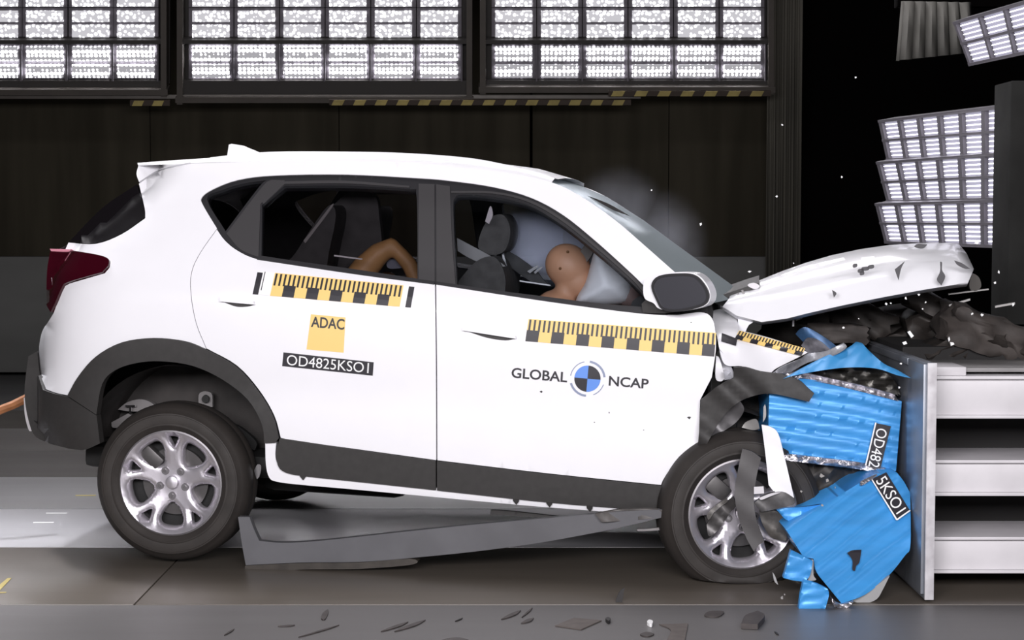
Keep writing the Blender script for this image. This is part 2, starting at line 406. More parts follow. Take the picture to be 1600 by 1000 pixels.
def bank_quad(name, x0, y0, x1, y1, front, depth, m, parent):
    C = [(x0, y1), (x1, y1), (x1, y0), (x0, y0)]; V = [bank_pt(a, b, front) for a, b in C] + [bank_pt(a, b, front) + BNv * depth for a, b in C]
    return from_py(name, V, [(0, 1, 2, 3), (7, 6, 5, 4), (0, 4, 5, 1), (1, 5, 6, 2), (2, 6, 7, 3), (3, 7, 4, 0)], m, parent, False)
def light_bank(label, cols, x0, x1, bot, rail_y):
    t = empty('light_cabinet', bank_pt((x0 + x1) / 2, bot)); inv = Matrix.Translation(-t.location)
    def q(*a):
        o = bank_quad(*a[:-1], None); o.data.transform(inv); o.parent = a[-1] if a[-1] is not None else t
        return o
    top = -175
    q('back_plate', x0, top, x1, bot, -0.10, 0.06, TRAYD, None)
    for xx in (x0, x1 - 9): q('frame_post', xx, top, xx + 9, bot + 12, 0.06, 0.12, RAIL, None)
    q('bottom_lip', x0 + 9, 126, x1 - 9, bot, 0.0, 0.05, TRAYD, None)
    q('frame_rail', x0 - 2, bot, x1 + 2, bot + 9, 0.07, 0.12, RAIL, None)
    q('divider_rail', x0 + 9, 60, x1 - 9, 66, 0.05, 0.10, TRAYD, None)
    for c in cols:
        for (ya, yb, strips, mm) in ((66, 126, ((74, 96), (102, 122)), LED), (14, 60, ((18, 35), (40, 59)), LED2), (-36, 14, ((-32, -12), (-7, 11)), LED2), (-86, -36, ((-82, -62), (-57, -39)), LED2), (-136, -86, ((-132, -112), (-107, -89)), LED2)):
            tr = q('lamp_module', c - 35, ya, c + 35, yb - 1, -0.03, 0.06, TRAY, None)
            for s0, s1 in strips: q('led_strip', c - 29, s0, c + 29, s1, -0.012, 0.016, mm, tr)
            if mm is LED: q('module_rib', c + 34.2, ya, c + 36.6, yb, 0.02, 0.05, TRAY, None)
    return tag(t, label, 'light bank', 'light cabinets on the back wall')
light_bank('wide lamp cabinet cut off by the left edge of the photo', [-143, -72.5, -2, 69, 141, 211.5], -190, 262, 136, 0)
light_bank('lamp cabinet above the rear door, in the middle of the wall row', [329 + 71.4 * i for i in range(6)], 278, 738, 148, 0)
light_bank('lamp cabinet above the windscreen, rightmost of the wall row', [803 + 71.4 * i for i in range(6)], 750, 1208, 132, 0)
def hazard(label, x0, x1, y, n, f0=0):
    t = empty('hazard_strip', bank_pt((x0 + x1) / 2, y)); inv = Matrix.Translation(-t.location)
    b = bank_quad('backing', x0, y - 4, x1, y + 4, 0.09, 0.03, HAZB, None); b.data.transform(inv); b.parent = t
    w = (x1 - x0) / n
    for i in range(n):
        a = x0 + w * i + w * 0.1; C = [(a, y + 4), (a + w * 0.5, y + 4), (a + w * 0.62, y - 4), (a + w * 0.12, y - 4)]
        V = [bank_pt(p, r, 0.094) for p, r in C] + [bank_pt(p, r, 0.088) for p, r in C]
        o = from_py('yellow_stripe', V, [(0, 1, 2, 3), (7, 6, 5, 4), (0, 4, 5, 1), (1, 5, 6, 2), (2, 6, 7, 3), (3, 7, 4, 0)], HAZY, None, False); o.data.transform(inv); o.parent = t
    tag(t, label, 'hazard strip', 'hazard striped edge strips')
hazard('short yellow and black hazard strip under the left lamp cabinet', 206, 268, 156, 2)
hazard('yellow and black hazard strip along the middle lamp cabinet', 516, 985, 155, 14)
hazard('yellow and black hazard strip under the right lamp cabinet', 950, 1202, 141, 7)
span('long_rail', at_Y(-300, 150, 15.8).x, at_Y(1000, 150, 15.8).x, 15.68, 15.74, at_Y(500, 152.5, 15.7).z - 0.012, at_Y(500, 148, 15.7).z, RAIL, None)
tag(bpy.data.objects['long_rail'], 'long grey steel rail running under the wall lamp cabinets', 'rail')

# ------------------------------------------------------------------ louvred lamp panels on the right
TUBEM = mat('tube_glow', (0.93, 0.92, 1.0), 0.3, emit=2.6)
CELLM = mat('cell_reflector', (0.16, 0.15, 0.18), 0.4, 0.3)
CELLM.node_tree.nodes['Principled BSDF'].inputs['Emission Color'].default_value = (0.8, 0.78, 1, 1)
CELLM.node_tree.nodes['Principled BSDF'].inputs['Emission Strength'].default_value = 0.28
HOUS = mat('lamp_housing', (0.15, 0.14, 0.16), 0.5, 0.2)
def lamp_panel(label, TL, TR, BR, BL, Yl, Yr, ncol, lean=0.0):
    P = [at_Y(*BL, Yl + lean), at_Y(*BR, Yr + lean), at_Y(*TR, Yr), at_Y(*TL, Yl)]
    o0 = P[0].copy(); n = (P[1] - P[0]).cross(P[3] - P[0]).normalized()
    if n.y > 0: n = -n
    t = empty('lamp_panel', P[0])
    def pt(u, v, h): return P[0] * (1 - u) * (1 - v) + P[1] * u * (1 - v) + P[2] * u * v + P[3] * (1 - u) * v + n * h - o0
    def bx_(name, u0, u1, v0, v1, h0, h1, m, par):
        C = [(u0, v0), (u1, v0), (u1, v1), (u0, v1)]; V = [pt(a, b, h1) for a, b in C] + [pt(a, b, h0) for a, b in C]
        return from_py(name, V, [(0, 1, 2, 3), (7, 6, 5, 4), (0, 4, 5, 1), (1, 5, 6, 2), (2, 6, 7, 3), (3, 7, 4, 0)], m, par, False)
    bx_('housing', -0.015, 1.015, -0.04, 1.04, -0.09, -0.02, HOUS, t)
    for v0, v1 in ((-0.05, 0.02), (0.47, 0.53), (0.98, 1.05)): bx_('frame_bar', -0.02, 1.0, v0, v1, -0.02, 0.012, HOUS, t)
    for c in range(ncol + 1): bx_('divider', c / ncol - 0.018, c / ncol + 0.010, -0.04, 1.04, -0.02, 0.010, HOUS, t)
    for c in range(ncol):
        for r in range(2):
            u0, u1 = (c + 0.10) / ncol, (c + 0.94) / ncol; v0, v1 = 0.02 + 0.5 * r, 0.47 + 0.5 * r
            ce = bx_('lamp_cell', u0, u1, v0, v1, -0.02, -0.006, CELLM, t)
            for k in range(4):
                vv = v0 + (v1 - v0) * (0.14 + 0.24 * k); bx_('lamp_tube', u0 + 0.012, u1 - 0.02, vv - 0.010, vv + 0.010, -0.006, 0.003, TUBEM, ce)
    return tag(t, label, 'lamp panel', 'louvred lamp panels on the right')
lamp_panel('louvred lamp panel, topmost of the three stacked at the right', (1378, 190), (1578, 167), (1576, 241), (1390, 248), 10.6, 8.9, 6)
lamp_panel('louvred lamp panel in the middle of the stack of three', (1375, 255), (1578, 240), (1575, 309), (1390, 313), 10.6, 8.9, 6)
lamp_panel('louvred lamp panel just above the raised bonnet, lowest of the stack', (1373, 320), (1577, 314), (1575, 384), (1387, 377), 10.6, 8.9, 6)
lamp_panel('tilted louvred lamp panel in the top right corner', (1494, 36), (1612, 2), (1624, 76), (1517, 99), 9.6, 9.0, 3)
COLG = mat('column_grey', (0.024, 0.024, 0.023), 0.8, var=0.2, spec=0.1)
c0, c1 = at_Y(1577, 300, 8.6), at_Y(1640, 300, 8.6)
tag(span('steel_column', c0.x, c1.x, 8.6, 8.9, 0.95, at_Y(1590, 126, 8.6).z, COLG, None, 0.01), 'grey steel column at the right edge beside the lamp panels', 'column')
rows = []
SHEET = mat('pale_hanging_sheet', (0.17, 0.165, 0.15), 0.8, var=0.25, scale=3)
for k, (pyl, pyr) in enumerate(((2, 4), (50, 45), (95, 82))):
    rows.append([at_Y(1408 - 4 * k + (1512 - 1408 + 8 * k) * t / 24, pyl + (pyr - pyl) * t / 24, 11.0 + 0.05 * math.sin(t * 1.6)) for t in range(25)])
tag(grid('hanging_sheet', rows, SHEET, None, False, 0.02), 'pale pleated sheet hanging beside the tilted lamp panel', 'sheet')
span('sheet_carrier', rows[0][0].x, rows[0][-1].x + 0.6, 11.1, 11.2, rows[0][0].z - 0.02, rows[0][0].z + 0.06, VOID)
tag(bpy.data.objects['sheet_carrier'], 'black bar carrying the pale pleated sheet at the top right', 'bar')

# ================================================================== THE CAR
car = empty('car'); car.matrix_world = MC
tag(car, 'white crash-test SUV with crushed front end and raised bonnet', 'car')
B = bodyfn
DLO_TOP = [(1012, 452), (980, 421), (930, 376), (880, 336), (830, 309), (770, 292), (700, 282), (650, 278), (540, 272.5), (430, 274), (372, 281), (332, 296)]
DLO_BOT = [(339, 357), (352, 375), (372, 391), (402, 404), (460, 413.5), (560, 428), (680, 443.5)]
SHUT = [(339, 357, 1), (313, 394), (299, 425), (298, 460), (306, 505), (322, 545, 1)]
ROOF_EDGE = [(216, 259), (260, 257), (330, 254), (420, 252), (540, 252), (640, 255), (740, 264), (810, 273), (862, 285)]
A_EDGE = [(862, 285), (905, 305), (960, 343), (1010, 386), (1060, 430), (1112, 474)]
quarter = ([(217, 287, 1)] + [(250, 267), (300, 255.5, 1)] + ROOF_EDGE[3:] + A_EDGE[1:-1] + [(1112, 474, 1), (1060, 484, 1), (1012, 452, 1)] + DLO_TOP[1:]
           + [(315, 309), (318, 322), (339, 357, 1)] + SHUT[1:-1] + [(322, 545, 1), (290, 533), (240, 528), (190, 535), (152, 556), (126, 586), (108, 618, 1),
              (88, 614), (72, 608, 1), (64, 585), (61, 545), (66, 518), (76, 502), (84, 489, 1), (98, 452), (109, 443, 1), (164, 427, 1), (172, 415), (164, 402, 1), (102, 390, 1),
              (107, 379, 1), (150, 381), (190, 366), (227, 341, 1), (226, 325)])
qp = shell('quarter_panel', B(), spline(quarter, 4), (), PAINT, car, 0.02, 14, 5, mirror=True)
sp_o = shell('roof_spoiler', B(0.002), spline([(216, 259, 1), (260, 257), (298, 254.5, 1), (250, 265.5), (217, 285, 1), (213, 272)], 4), (), PAINT, car, 0.012, 8, 4, gap=0.5, mirror=True)
rd = shell('rear_door', B(), spline([(339, 357, 1)] + DLO_BOT[1:-1] + [(680.5, 443.5, 1), (682, 580), (682.5, 720, 1), (560, 703), (465, 690), (438, 685, 1), (428, 650), (405, 611), (370, 572), (322, 545, 1)] + SHUT[1:-1][::-1], 4), (), PAINT, car, 0.03, 13, 5, gap=1.0, mirror=True)
FD_TOP = [(680.5, 443.5, 1), (720, 449), (860, 471), (1000, 489), (1060, 491, 1)]
fd = shell('front_door', B(), spline(FD_TOP + [(1095, 487), (1112, 495), (1119, 520), (1119, 550), (1113, 590, 1), (1095, 625, 1), (1092, 690), (1083, 720), (1066, 762, 1), (860, 741), (682.5, 720, 1), (682, 580)], 4), (), PAINT, car, 0.03, 13, 5, gap=1.0, mirror=True)
# dark inner frame, seen through the gaps and around the windows
G_Q = spline([(323, 311), (345, 297), (380, 286), (416, 281, 1), (404, 292), (352, 361, 1)], 4)
G_R = spline([(409, 320, 1), (444, 290, 1), (540, 289.5), (640, 295), (650, 300), (652, 360), (652, 435, 1), (560, 421), (460, 407), (408, 399, 1)], 4)
G_F = spline([(708, 322), (711, 309), (722, 303.5), (770, 307), (822, 319), (872, 347), (930, 392), (985, 440), (1008, 466), (1003, 479, 1), (930, 473), (860, 464), (780, 454), (714, 446, 1), (710, 380)], 4)
dlo = [(p[0], p[1]) for p in DLO_TOP] + [(315, 309), (318, 322)] + [(p[0], p[1]) for p in DLO_BOT[:-1]] + [(680, 443.5), (720, 449), (860, 471), (1000, 489), (1060, 492, 1), (1062, 486, 1)]
wf = shell('window_frame', B(-0.004), spline(dlo, 4), (G_Q, G_R, G_F), FRAME, car, 0.05, 12, 4, mirror=True)
inner = spline([(240, 300, 1), (290, 268), (345, 258)] + [(x, y + 3) for x, y in ROOF_EDGE[3:]] + A_EDGE[1:-1] + [(1105, 472, 1), (1112, 560), (1092, 625), (1083, 700), (1062, 790, 1), (683, 758), (440, 725, 1), (428, 650), (405, 611), (370, 572), (322, 547), (240, 531), (152, 558), (112, 612, 1), (72, 604, 1), (66, 545), (90, 480), (112, 440), (166, 425), (112, 400, 1), (190, 368), (225, 342)], 4)
shell('inner_panel', B(-0.035), inner, (inset(G_Q, -2), inset(G_R, -3), inset(G_F, -3)), INTER, car, 0.02, 16, 6, mirror=True)
shell('pillar_trim', B(0.001), spline([(354, 365, 1), (409, 293), (424, 281, 1), (446, 282, 1), (407, 319, 1), (404, 402, 1), (376, 390)], 4), (), PILLAR, car, 0.02, 10, 4, mirror=True)
shell('pillar_trim', B(0.001), spline([(654, 287, 1), (679, 288, 1), (679.5, 442, 1), (654, 438, 1)], 4), (), PILLAR, car, 0.02, 10, 4, mirror=True)
shell('pillar_trim', B(0.001), spline([(681.5, 288, 1), (703, 291, 1), (706, 370), (712, 447.5, 1), (682, 443, 1)], 4), (), PILLAR, car, 0.02, 10, 4, mirror=True)
# weather strips (bright upper edges of the door windows)
shell('weather_strip', B(0.004), spline([(410, 316, 1), (443, 284, 1), (540, 283), (640, 291, 1), (640, 294, 1), (540, 287), (445, 288, 1), (412, 319, 1)], 4), (), PILLAR, car, 0.01, 6, 4)
shell('weather_strip', B(0.004), spline([(705, 299, 1), (770, 300), (826, 312), (876, 339), (932, 383), (985, 429), (1010, 455, 1), (1006, 458, 1), (983, 433), (930, 387), (874, 343), (824, 315.5), (770, 303), (705, 302, 1)], 4), (), PILLAR, car, 0.01, 6, 4)
shell('belt_moulding', B(0.006), spline([(402, 401, 1), (560, 424), (679, 440, 1), (679, 445, 1), (560, 429.5), (402, 406, 1)], 4), (), FRAME, car, 0.01, 6, 4, mirror=True)
shell('belt_moulding', B(0.006), spline([(682, 440.5, 1), (860, 466), (1000, 483), (1040, 486, 1), (1040, 491, 1), (1000, 490), (860, 472), (682, 445, 1)], 4), (), FRAME, car, 0.01, 6, 4, mirror=True)
for g, nm, mm in ((G_Q, 'quarter_window', TINT), (G_R, 'door_window', TINT), (G_F, 'door_window', CLEAR)):
    shell(nm, B(-0.022), inset(g, -2), (), mm, car, 0.004, 14, 5, mirror=True)
# black lower cladding, sill, arches, rear bumper
shell('door_cladding', B(0.010), spline([(438, 684.5, 1), (560, 702.5), (681.5, 719.5, 1), (681.5, 765, 1), (560, 752), (475, 743), (446, 737), (435, 726), (433, 705)], 4), (), PLAST, car, 0.03, 10, 5, mirror=True)
shell('door_cladding', B(0.010), spline([(683.5, 720, 1), (860, 741), (1066, 762, 1), (1063, 799, 1), (1000, 795), (850, 783), (683.5, 765.5, 1)], 4), (), PLAST, car, 0.03, 10, 5, mirror=True)
sill = shell('sill', B(-0.004), spline([(414, 691, 1), (431, 690, 1), (430, 715), (436, 728), (448, 736), (475, 741), (560, 750), (682, 763), (850, 781), (1000, 794, 1), (985, 803, 1), (850, 793), (750, 784), (560, 766), (470, 758), (432, 753), (420, 746), (415, 725)], 4), (), PAINT, car, 0.03, 8, 4, mirror=True)
shell('sill_shaded_lip', B(-0.05), spline([(424, 748, 1), (470, 756), (560, 764), (750, 782), (985, 802, 1), (950, 808), (750, 790), (560, 773), (475, 768), (434, 763)], 4), (), STEELD, car, 0.02, 8, 4, mirror=True)  # bottom lip of the sill, its curvature shading put into a dark colour
for x, y in ((473, 741), (806, 779), (858, 783), (921, 790)):
    shell('clip', B(0.006), [(x - 5, y - 7), (x + 5, y - 6), (x + 5, y + 4), (x + 1, y + 9), (x - 4, y + 3)], (), PLAST, car, 0.02, 6, 4)
shell('arch_cladding', B(0.014), spline([(108, 618, 1), (126, 586), (152, 556), (190, 535), (240, 528), (290, 533), (322, 545), (370, 572), (405, 611), (428, 650), (437, 684, 1), (432, 691, 1), (414, 692, 1), (410, 662), (388, 624), (348, 592), (302, 571), (252, 564), (214, 567), (182, 578), (162, 600), (153, 648, 1)], 4), (), PLAST, car, 0.04, 10, 4, gap=0.4, mirror=True)
shell('rear_bumper', B(0.012), spline([(46, 556, 1), (60, 548, 1), (64, 585), (71, 609, 1), (88, 615), (107, 619, 1), (153, 649, 1), (158, 692, 1), (130, 702), (90, 694), (58, 682), (46, 655), (40, 612)], 4), (), PLAST, car, 0.04, 10, 4, mirror=True)
tl = shell('tail_lamp', B(0.012), spline([(80, 394, 1), (104, 392, 1), (164, 402.5), (172, 414), (162, 427, 1), (110, 442), (100, 451), (90, 474), (83, 488, 1), (75, 470), (75, 425)], 4), (), REDL, car, 0.04, 8, 4, mirror=True)
shell('lamp_rim', B(0.018), spline([(80, 391, 1), (112, 392), (120, 395.5, 1), (100, 395.5), (82, 394.5, 1)], 4), (), mat('lamp_rim_pink', (0.55, 0.22, 0.28), 0.3), tl, 0.01, 6, 4)
shell('rear_side_glass', B(0.001), spline([(107, 379, 1), (160, 325), (214, 288, 1), (224, 322), (226, 340, 1), (190, 365), (150, 380)], 4), (), BLACKG, car, 0.02, 10, 4, mirror=True)
# rear end between the two flanks
RE = [(216, 259), (213, 272), (217, 286), (160, 324), (107, 379), (80, 393), (75, 430), (83, 488), (66, 518), (61, 548), (46, 556), (40, 612), (46, 655), (90, 694), (130, 702)]
reP = surf([p[0] for p in RE], [p[1] for p in RE], 0.0)
def rear_cap(name, i0, i1, m, bul=0.02):
    rows = []
    for s in np.linspace(1, -1, 11):
        rows.append([Vector((p[0] - bul * (1 - s * s) + 0.014, p[1] * s, p[2])) for p in reP[i0:i1 + 1]])
    grid(name, rows, m, car)
rear_cap('roof_spoiler', 0, 2, PAINT); rear_cap('rear_window', 2, 4, BLACKG); rear_cap('tailgate', 4, 10, PAINT); rear_cap('rear_bumper', 10, 14, PLAST)
for k in range(1, 3): pass
# roof with rails
roofE = surf([p[0] for p in ROOF_EDGE], [p[1] for p in ROOF_EDGE], 0.0)
ROOF_TOP = [(216, 257), (262, 252.5), (330, 247), (420, 243), (540, 242.5), (640, 245), (740, 253), (815, 263), (872, 280)]
rows = []
for i, p in enumerate(ROOF_TOP):
    e = Vector(roofE[i]); t = car_y(p[0], p[1], e.y + 0.13); c = Vector((t.x, 0, t.z + 0.012))
    m1 = e.lerp(t, 0.5) + Vector((0, -0.012, 0.010)); m2 = t.lerp(c, 0.5) + Vector((0, 0, 0.004))
    half = [e, m1, t, m2, c]
    rows.append(half + [Vector((q.x, -q.y, q.z)) for q in half[-2::-1]])
ridx = rows
grid('roof', rows, PAINT, car, False, 0.0)
grid('headliner', [[q * 0.985 - Vector((0, 0, 0.03)) for q in r] for r in rows[1:]], INTER, car)
for sgn in (1, -1):
    rl = []
    for i in range(2, 8):
        e = rows[i][1].lerp(rows[i][2], 0.5); rl.append((e.x, e.y * sgn, e.z + (0.006 if 2 < i < 7 else -0.008)))
    tube('roof_rail', rl, 0.011, PAINT, car, 8)
fin = []
fp = [(355, 243), (356, 226), (360, 224.5), (376, 227), (396, 235), (414, 243)]
bm = bmesh.new(); a = [car_y(x, y, -0.10) for x, y in fp]; b = [q + Vector((0, 0.05, 0)) for q in a]
mid = [q + Vector((0, 0.025, 0)) for q in a]
V = [q.lerp(mq, 0.0 if i in (0, 5) else 0.6) for i, (q, mq) in enumerate(zip(a, mid))] + [q.lerp(mq, 0.0 if i in (0, 5) else 0.6) for i, (q, mq) in enumerate(zip(b, mid))]
from_py('antenna_fin', V, [(0, 1, 2, 3, 4, 5)[::-1], (6, 7, 8, 9, 10, 11)] + [(i, (i + 1) % 6, 6 + (i + 1) % 6, 6 + i) for i in range(6)], PAINT, car)
bm.free()
# windscreen: bowed between the pillars
WS_TOP = [(872, 280), (936, 306), (1000, 346), (1050, 382), (1100, 418), (1158, 460)]
aE = surf([p[0] for p in A_EDGE], [p[1] for p in A_EDGE], 0.0)
rows = []
for i, p in enumerate(WS_TOP):
    e = Vector(aE[i]); c = car_y(p[0], p[1], -0.12); r = []
    for s in np.linspace(0, 1, 7):
        q = e.lerp(Vector((c.x, 0, c.z)), s); bow = (c.x - e.x) * (1 - (1 - s) ** 2) ; q.x = e.x + bow; q.z = e.z + (c.z - e.z) * (1 - (1 - s) ** 2); r.append(q)
    rows.append(r + [Vector((q.x, -q.y, q.z)) for q in r[-2::-1]])
grid('windscreen', rows, SCREEN, car)
ws_rows = rows
grid('roof_front_edge', [ridx[-1], [q + Vector((0.0, 0, 0.0)) for q in rows[0][2:7]] + rows[0][7:11]] if len(ridx[-1]) == 9 else [ridx[-1], rows[0]], PAINT, car)
def wsl(pts, name, m):
    shell(name, lambda x, y, o: np.array([car_y(a, b, -0.56 + 0.25 * max(0, (a - 900) / 110) - o) for a, b in zip(x, y)]), spline(pts, 4), (), m, car, 0.008, 8, 3)
wsl([(900, 302, 1), (935, 318), (980, 344), (1011, 363, 1), (985, 354), (953, 338), (920, 322)], 'torn_trim', PAINT)
wsl([(902, 300, 1), (950, 318), (985, 338, 1), (955, 327), (925, 312)], 'torn_trim', STEELD)
# ------------------------------------------------------------------ prints and tapes on the doors
def ruler(parent, TL, TR, BR, BL, cells, ends, fn, ticks, name='ruler_tape'):
    TL, TR, BR, BL = map(np.array, (TL, TR, BR, BL)); V = []; Fc = []; MI = []
    def q(u0, u1, v0, v1, mi, off):
        n = max(1, int((u1 - u0) * 16)); k = len(V)
        for i in range(n + 1):
            u = u0 + (u1 - u0) * i / n
            for v in (v0, (v0 + v1) / 2, v1):
                p = (TL * (1 - u) + TR * u) * v + (BL * (1 - u) + BR * u) * (1 - v); V.append((p[0], p[1], off))
        for i in range(n):
            for j in (0, 1): Fc.append((k + 3 * i + j, k + 3 * i + 3 + j, k + 3 * i + 4 + j, k + 3 * i + 1 + j)); MI.append(mi)
    a, b = ends; w = (b - a) / cells
    if a > 0.01: q(0, 0.035, 0, 0.95, 0, 0.0016); q(0.045, 0.05, 0.2, 1, 0, 0.0016); q(0, a, 0, 1, 2, 0.001)
    if b < 0.99: q(b, 1, 0, 1, 2, 0.001); q(0.965, 1, 0, 0.98, 0, 0.0016)
    q(a, b, 0, 1, 1, 0.001)
    for i in range(cells):
        if i % 2 == (1 if a > 0.01 else 0): q(a + w * i, a + w * (i + 1), 0.0, 0.50, 0, 0.0018)
    tw = (b - a) / ticks
    for i in range(ticks):
        u = a + tw * (i + 0.25); q(u, u + tw * 0.42, 0.45, 0.97, 0, 0.0022)
    V = np.array(V); P = surf(V[:, 0], V[:, 1], 0.0) if fn is None else None
    if fn is None:
        N = normal(P[:, 0], P[:, 2]); P = P + N * (V[:, 2:3] + 0.0025)
    else: P = fn(V[:, 0], V[:, 1], V[:, 2])
    return from_py(name, P, Fc, None, parent, False, [BLK, YEL, WHT], MI)
ruler(rd, (403, 424), (648, 448), (642, 481), (395, 460), 11, (0.11, 0.93), None, 28)
ruler(fd, (826, 498), (1119, 520), (1116, 557), (821, 533), 15, (0.0, 1.0), None, 39)
shell('yellow_sticker', B(0.0015), [(486, 491), (540, 496), (537, 551), (479, 546)], (), YEL, rd, 0.001, 10, 6)
lettering('sticker_lettering', 'ADAC', (486, 511), (538, 515.5), (487, 494), B(0.0), BLK, rd, 0.0035)
shell('number_plate', B(0.0015), [(443, 550.5), (584, 566), (582.5, 587), (441, 572)], (), BLK, rd, 0.001, 12, 6)
lettering('number_lettering', 'OD4825KSO1', (448, 570), (576, 583), (449, 554), B(0.0), WHT, rd, 0.0035)
lettering('door_lettering', 'GLOBAL', (799, 590), (886, 597.5), (800, 574), B(0.0), BLK, fd, 0.003)
lettering('door_lettering', 'NCAP', (951, 602.5), (1013, 607.5), (952, 587), B(0.0), BLK, fd, 0.003)
def roundel():
    cx, cy, rx = 918, 591.5, 20.5; V = []; Fc = []; MI = []
    for k, (a0, mi) in enumerate(((0, 0), (90, 1), (180, 0), (270, 1))):
        i0 = len(V); V.append((cx, cy)); n = 10
        for s in range(n + 1):
            t = R(a0 + 90 * s / n - 5); V.append((cx + rx * math.cos(t), cy - rx * math.sin(t)))
        for s in range(n): Fc.append((i0, i0 + 1 + s, i0 + 2 + s)); MI.append(mi)
    for a0, a1 in ((5, 82), (195, 265), (100, 170), (290, 340)):
        i0 = len(V); n = 14
        for s in range(n + 1):
            t = R(a0 + (a1 - a0) * s / n)
            for r in (25.0 if a0 in (5, 195) else 26, 28.3 if a0 in (5, 195) else 27.3): V.append((cx + r * math.cos(t), cy - r * math.sin(t)))
        for s in range(n): Fc.append((i0 + 2 * s, i0 + 2 * s + 1, i0 + 2 * s + 3, i0 + 2 * s + 2)); MI.append(2)
    V = np.array(V); from_py('door_roundel', surf(V[:, 0], V[:, 1], 0.003), Fc, None, fd, False, [BLK, BLUEP, GREYP], MI)
roundel()
# flush door handles: bar and a dark patch painted as the shadow under it
for par, x0, y0, x1, y1 in ((rd, 346, 470, 398, 477), (fd, 724, 515, 806, 530)):
    dx = (x1 - x0); dy = (y1 - y0)
    shell('handle_shadow', B(0.0012), spline([(x0 + dx * 0.1, y0 + dy * 0.1 + 2, 1), (x0 + dx * 0.55, y0 + dy * 0.5 + 1), (x1, y1 - 1, 1), (x1 - dx * 0.2, y1 + 2), (x0 + dx * 0.45, y0 + dy * 0.45 + 6)], 4), (), PLAST, par, 0.001, 8, 4)
    shell('door_handle', B(0.024), spline([(x0, y0 - 5, 1), (x0 + dx * 0.5, y0 + dy * 0.5 - 6), (x1, y1 - 6, 1), (x1 + 1, y1 - 1, 1), (x0 + dx * 0.5, y0 + dy * 0.5), (x0, y0 + 1, 1)], 4), (), PAINT, par, 0.02, 8, 4)
# ------------------------------------------------------------------ door mirror
def facing(px0, py0, y_car, yaw_deg, tilt=0.0):
    """plane through a point beside the car, turned by yaw about the vertical: returns fn(px, py, off)"""
    P = np.array(MC @ car_y(px0, py0, y_car)); N = np.array([math.sin(R(yaw_deg)), math.cos(R(yaw_deg)), tilt]); N = N / np.linalg.norm(N)
    def fn(px, py, off):
        d = ray(px, py); t = ((P - ORG) @ N) / (d @ N); W = ORG + d * t[:, None] - N * np.asarray(off).reshape(-1, 1) if np.ndim(off) else ORG + d * t[:, None] - N * off
        return W @ RI.T + np.array(MCi.translation)
    return fn
mf = facing(1062, 458, -1.02, 22)
mo = spline([(1018, 446), (1030, 431), (1062, 427), (1086, 430), (1102, 446), (1108, 464), (1098, 478), (1060, 487), (1036, 484), (1026, 470)], 5)
mi_ = inset(mo, 2.5)
cap = shell('door_mirror', lambda a, b, o: mf(a, b, o - 0.01), spline([(1004, 446), (1010, 433), (1030, 428), (1062, 425.5), (1087, 428.5), (1103, 444), (1109, 464), (1099, 479), (1060, 487), (1030, 483), (1020, 474), (1006, 466)], 5), (), PAINT, car, 0.09, 10, 4)
shell('mirror_bezel', lambda a, b, o: mf(a, b, o + 0.004), mo, (inset(mo, 4),), FRAME, cap, 0.02, 8, 4)
shell('mirror_glass', lambda a, b, o: mf(a, b, o), inset(mo, 3), (), mat('mirror_grey', (0.10, 0.10, 0.115), 0.22, 0.6), cap, 0.01, 10, 4)
shell('mirror_foot', lambda a, b, o: mf(a, b, o - 0.07), spline([(994, 476, 1), (1010, 465), (1040, 478), (1052, 487, 1), (1030, 491), (996, 490, 1)], 4), (), PLAST, cap, 0.06, 8, 4)
# ------------------------------------------------------------------ wheels
def rim_mesh(parent, rot, yface):
    n = 72; rr = 0.219
    outer = [(rr * math.cos(2 * math.pi * k / n), rr * math.sin(2 * math.pi * k / n)) for k in range(n)]; holes = []
    for k in range(5):
        a = R(-90 + 72 * k + rot)
        def tr(r, dl): return ((r) * math.cos(a) - dl * math.sin(a), r * math.sin(a) + dl * math.cos(a))
        big = [(0.098, -0.020), (0.088, 0.0), (0.098, 0.020), (0.125, 0.040), (0.155, 0.053), (0.178, 0.048), (0.187, 0.025), (0.189, 0.0), (0.187, -0.025), (0.178, -0.048), (0.155, -0.053), (0.125, -0.040)]
        holes.append(spline([tr(*p) for p in big], 3))
        b = a + R(36)
        def ts(r, dl): return (r * math.cos(b) - dl * math.sin(b), r * math.sin(b) + dl * math.cos(b))
        sm = [(0.150, 0.0), (0.165, 0.010), (0.192, 0.022), (0.198, 0.012), (0.199, 0.0), (0.198, -0.012), (0.192, -0.022), (0.165, -0.010)]
        holes.append(spline([ts(*p) for p in sm], 3))
    v, f = tri2d(outer, holes, 0.014, 0.006)
    r = np.hypot(v[:, 0], v[:, 1]); th = np.arctan2(v[:, 1], v[:, 0])
    D = np.full(len(v), 1.0)
    for h in holes: D = np.minimum(D, dist_poly(v[:, 0], v[:, 1], h))
    dep = 0.030 - 0.030 * np.clip((r - 0.05) / 0.16, 0, 1) ** 1.3 - 0.010 * np.clip((r - 0.20) / 0.02, 0, 1) + 0.012 * np.clip(1 - D / 0.014, 0, 1) ** 1.5
    A = np.stack([v[:, 0], yface + dep, v[:, 1]], -1); Bk = A + np.array([0, 0.034, 0])
    return _solid('rim', A, Bk, f, ALLOY, parent, None, 50)
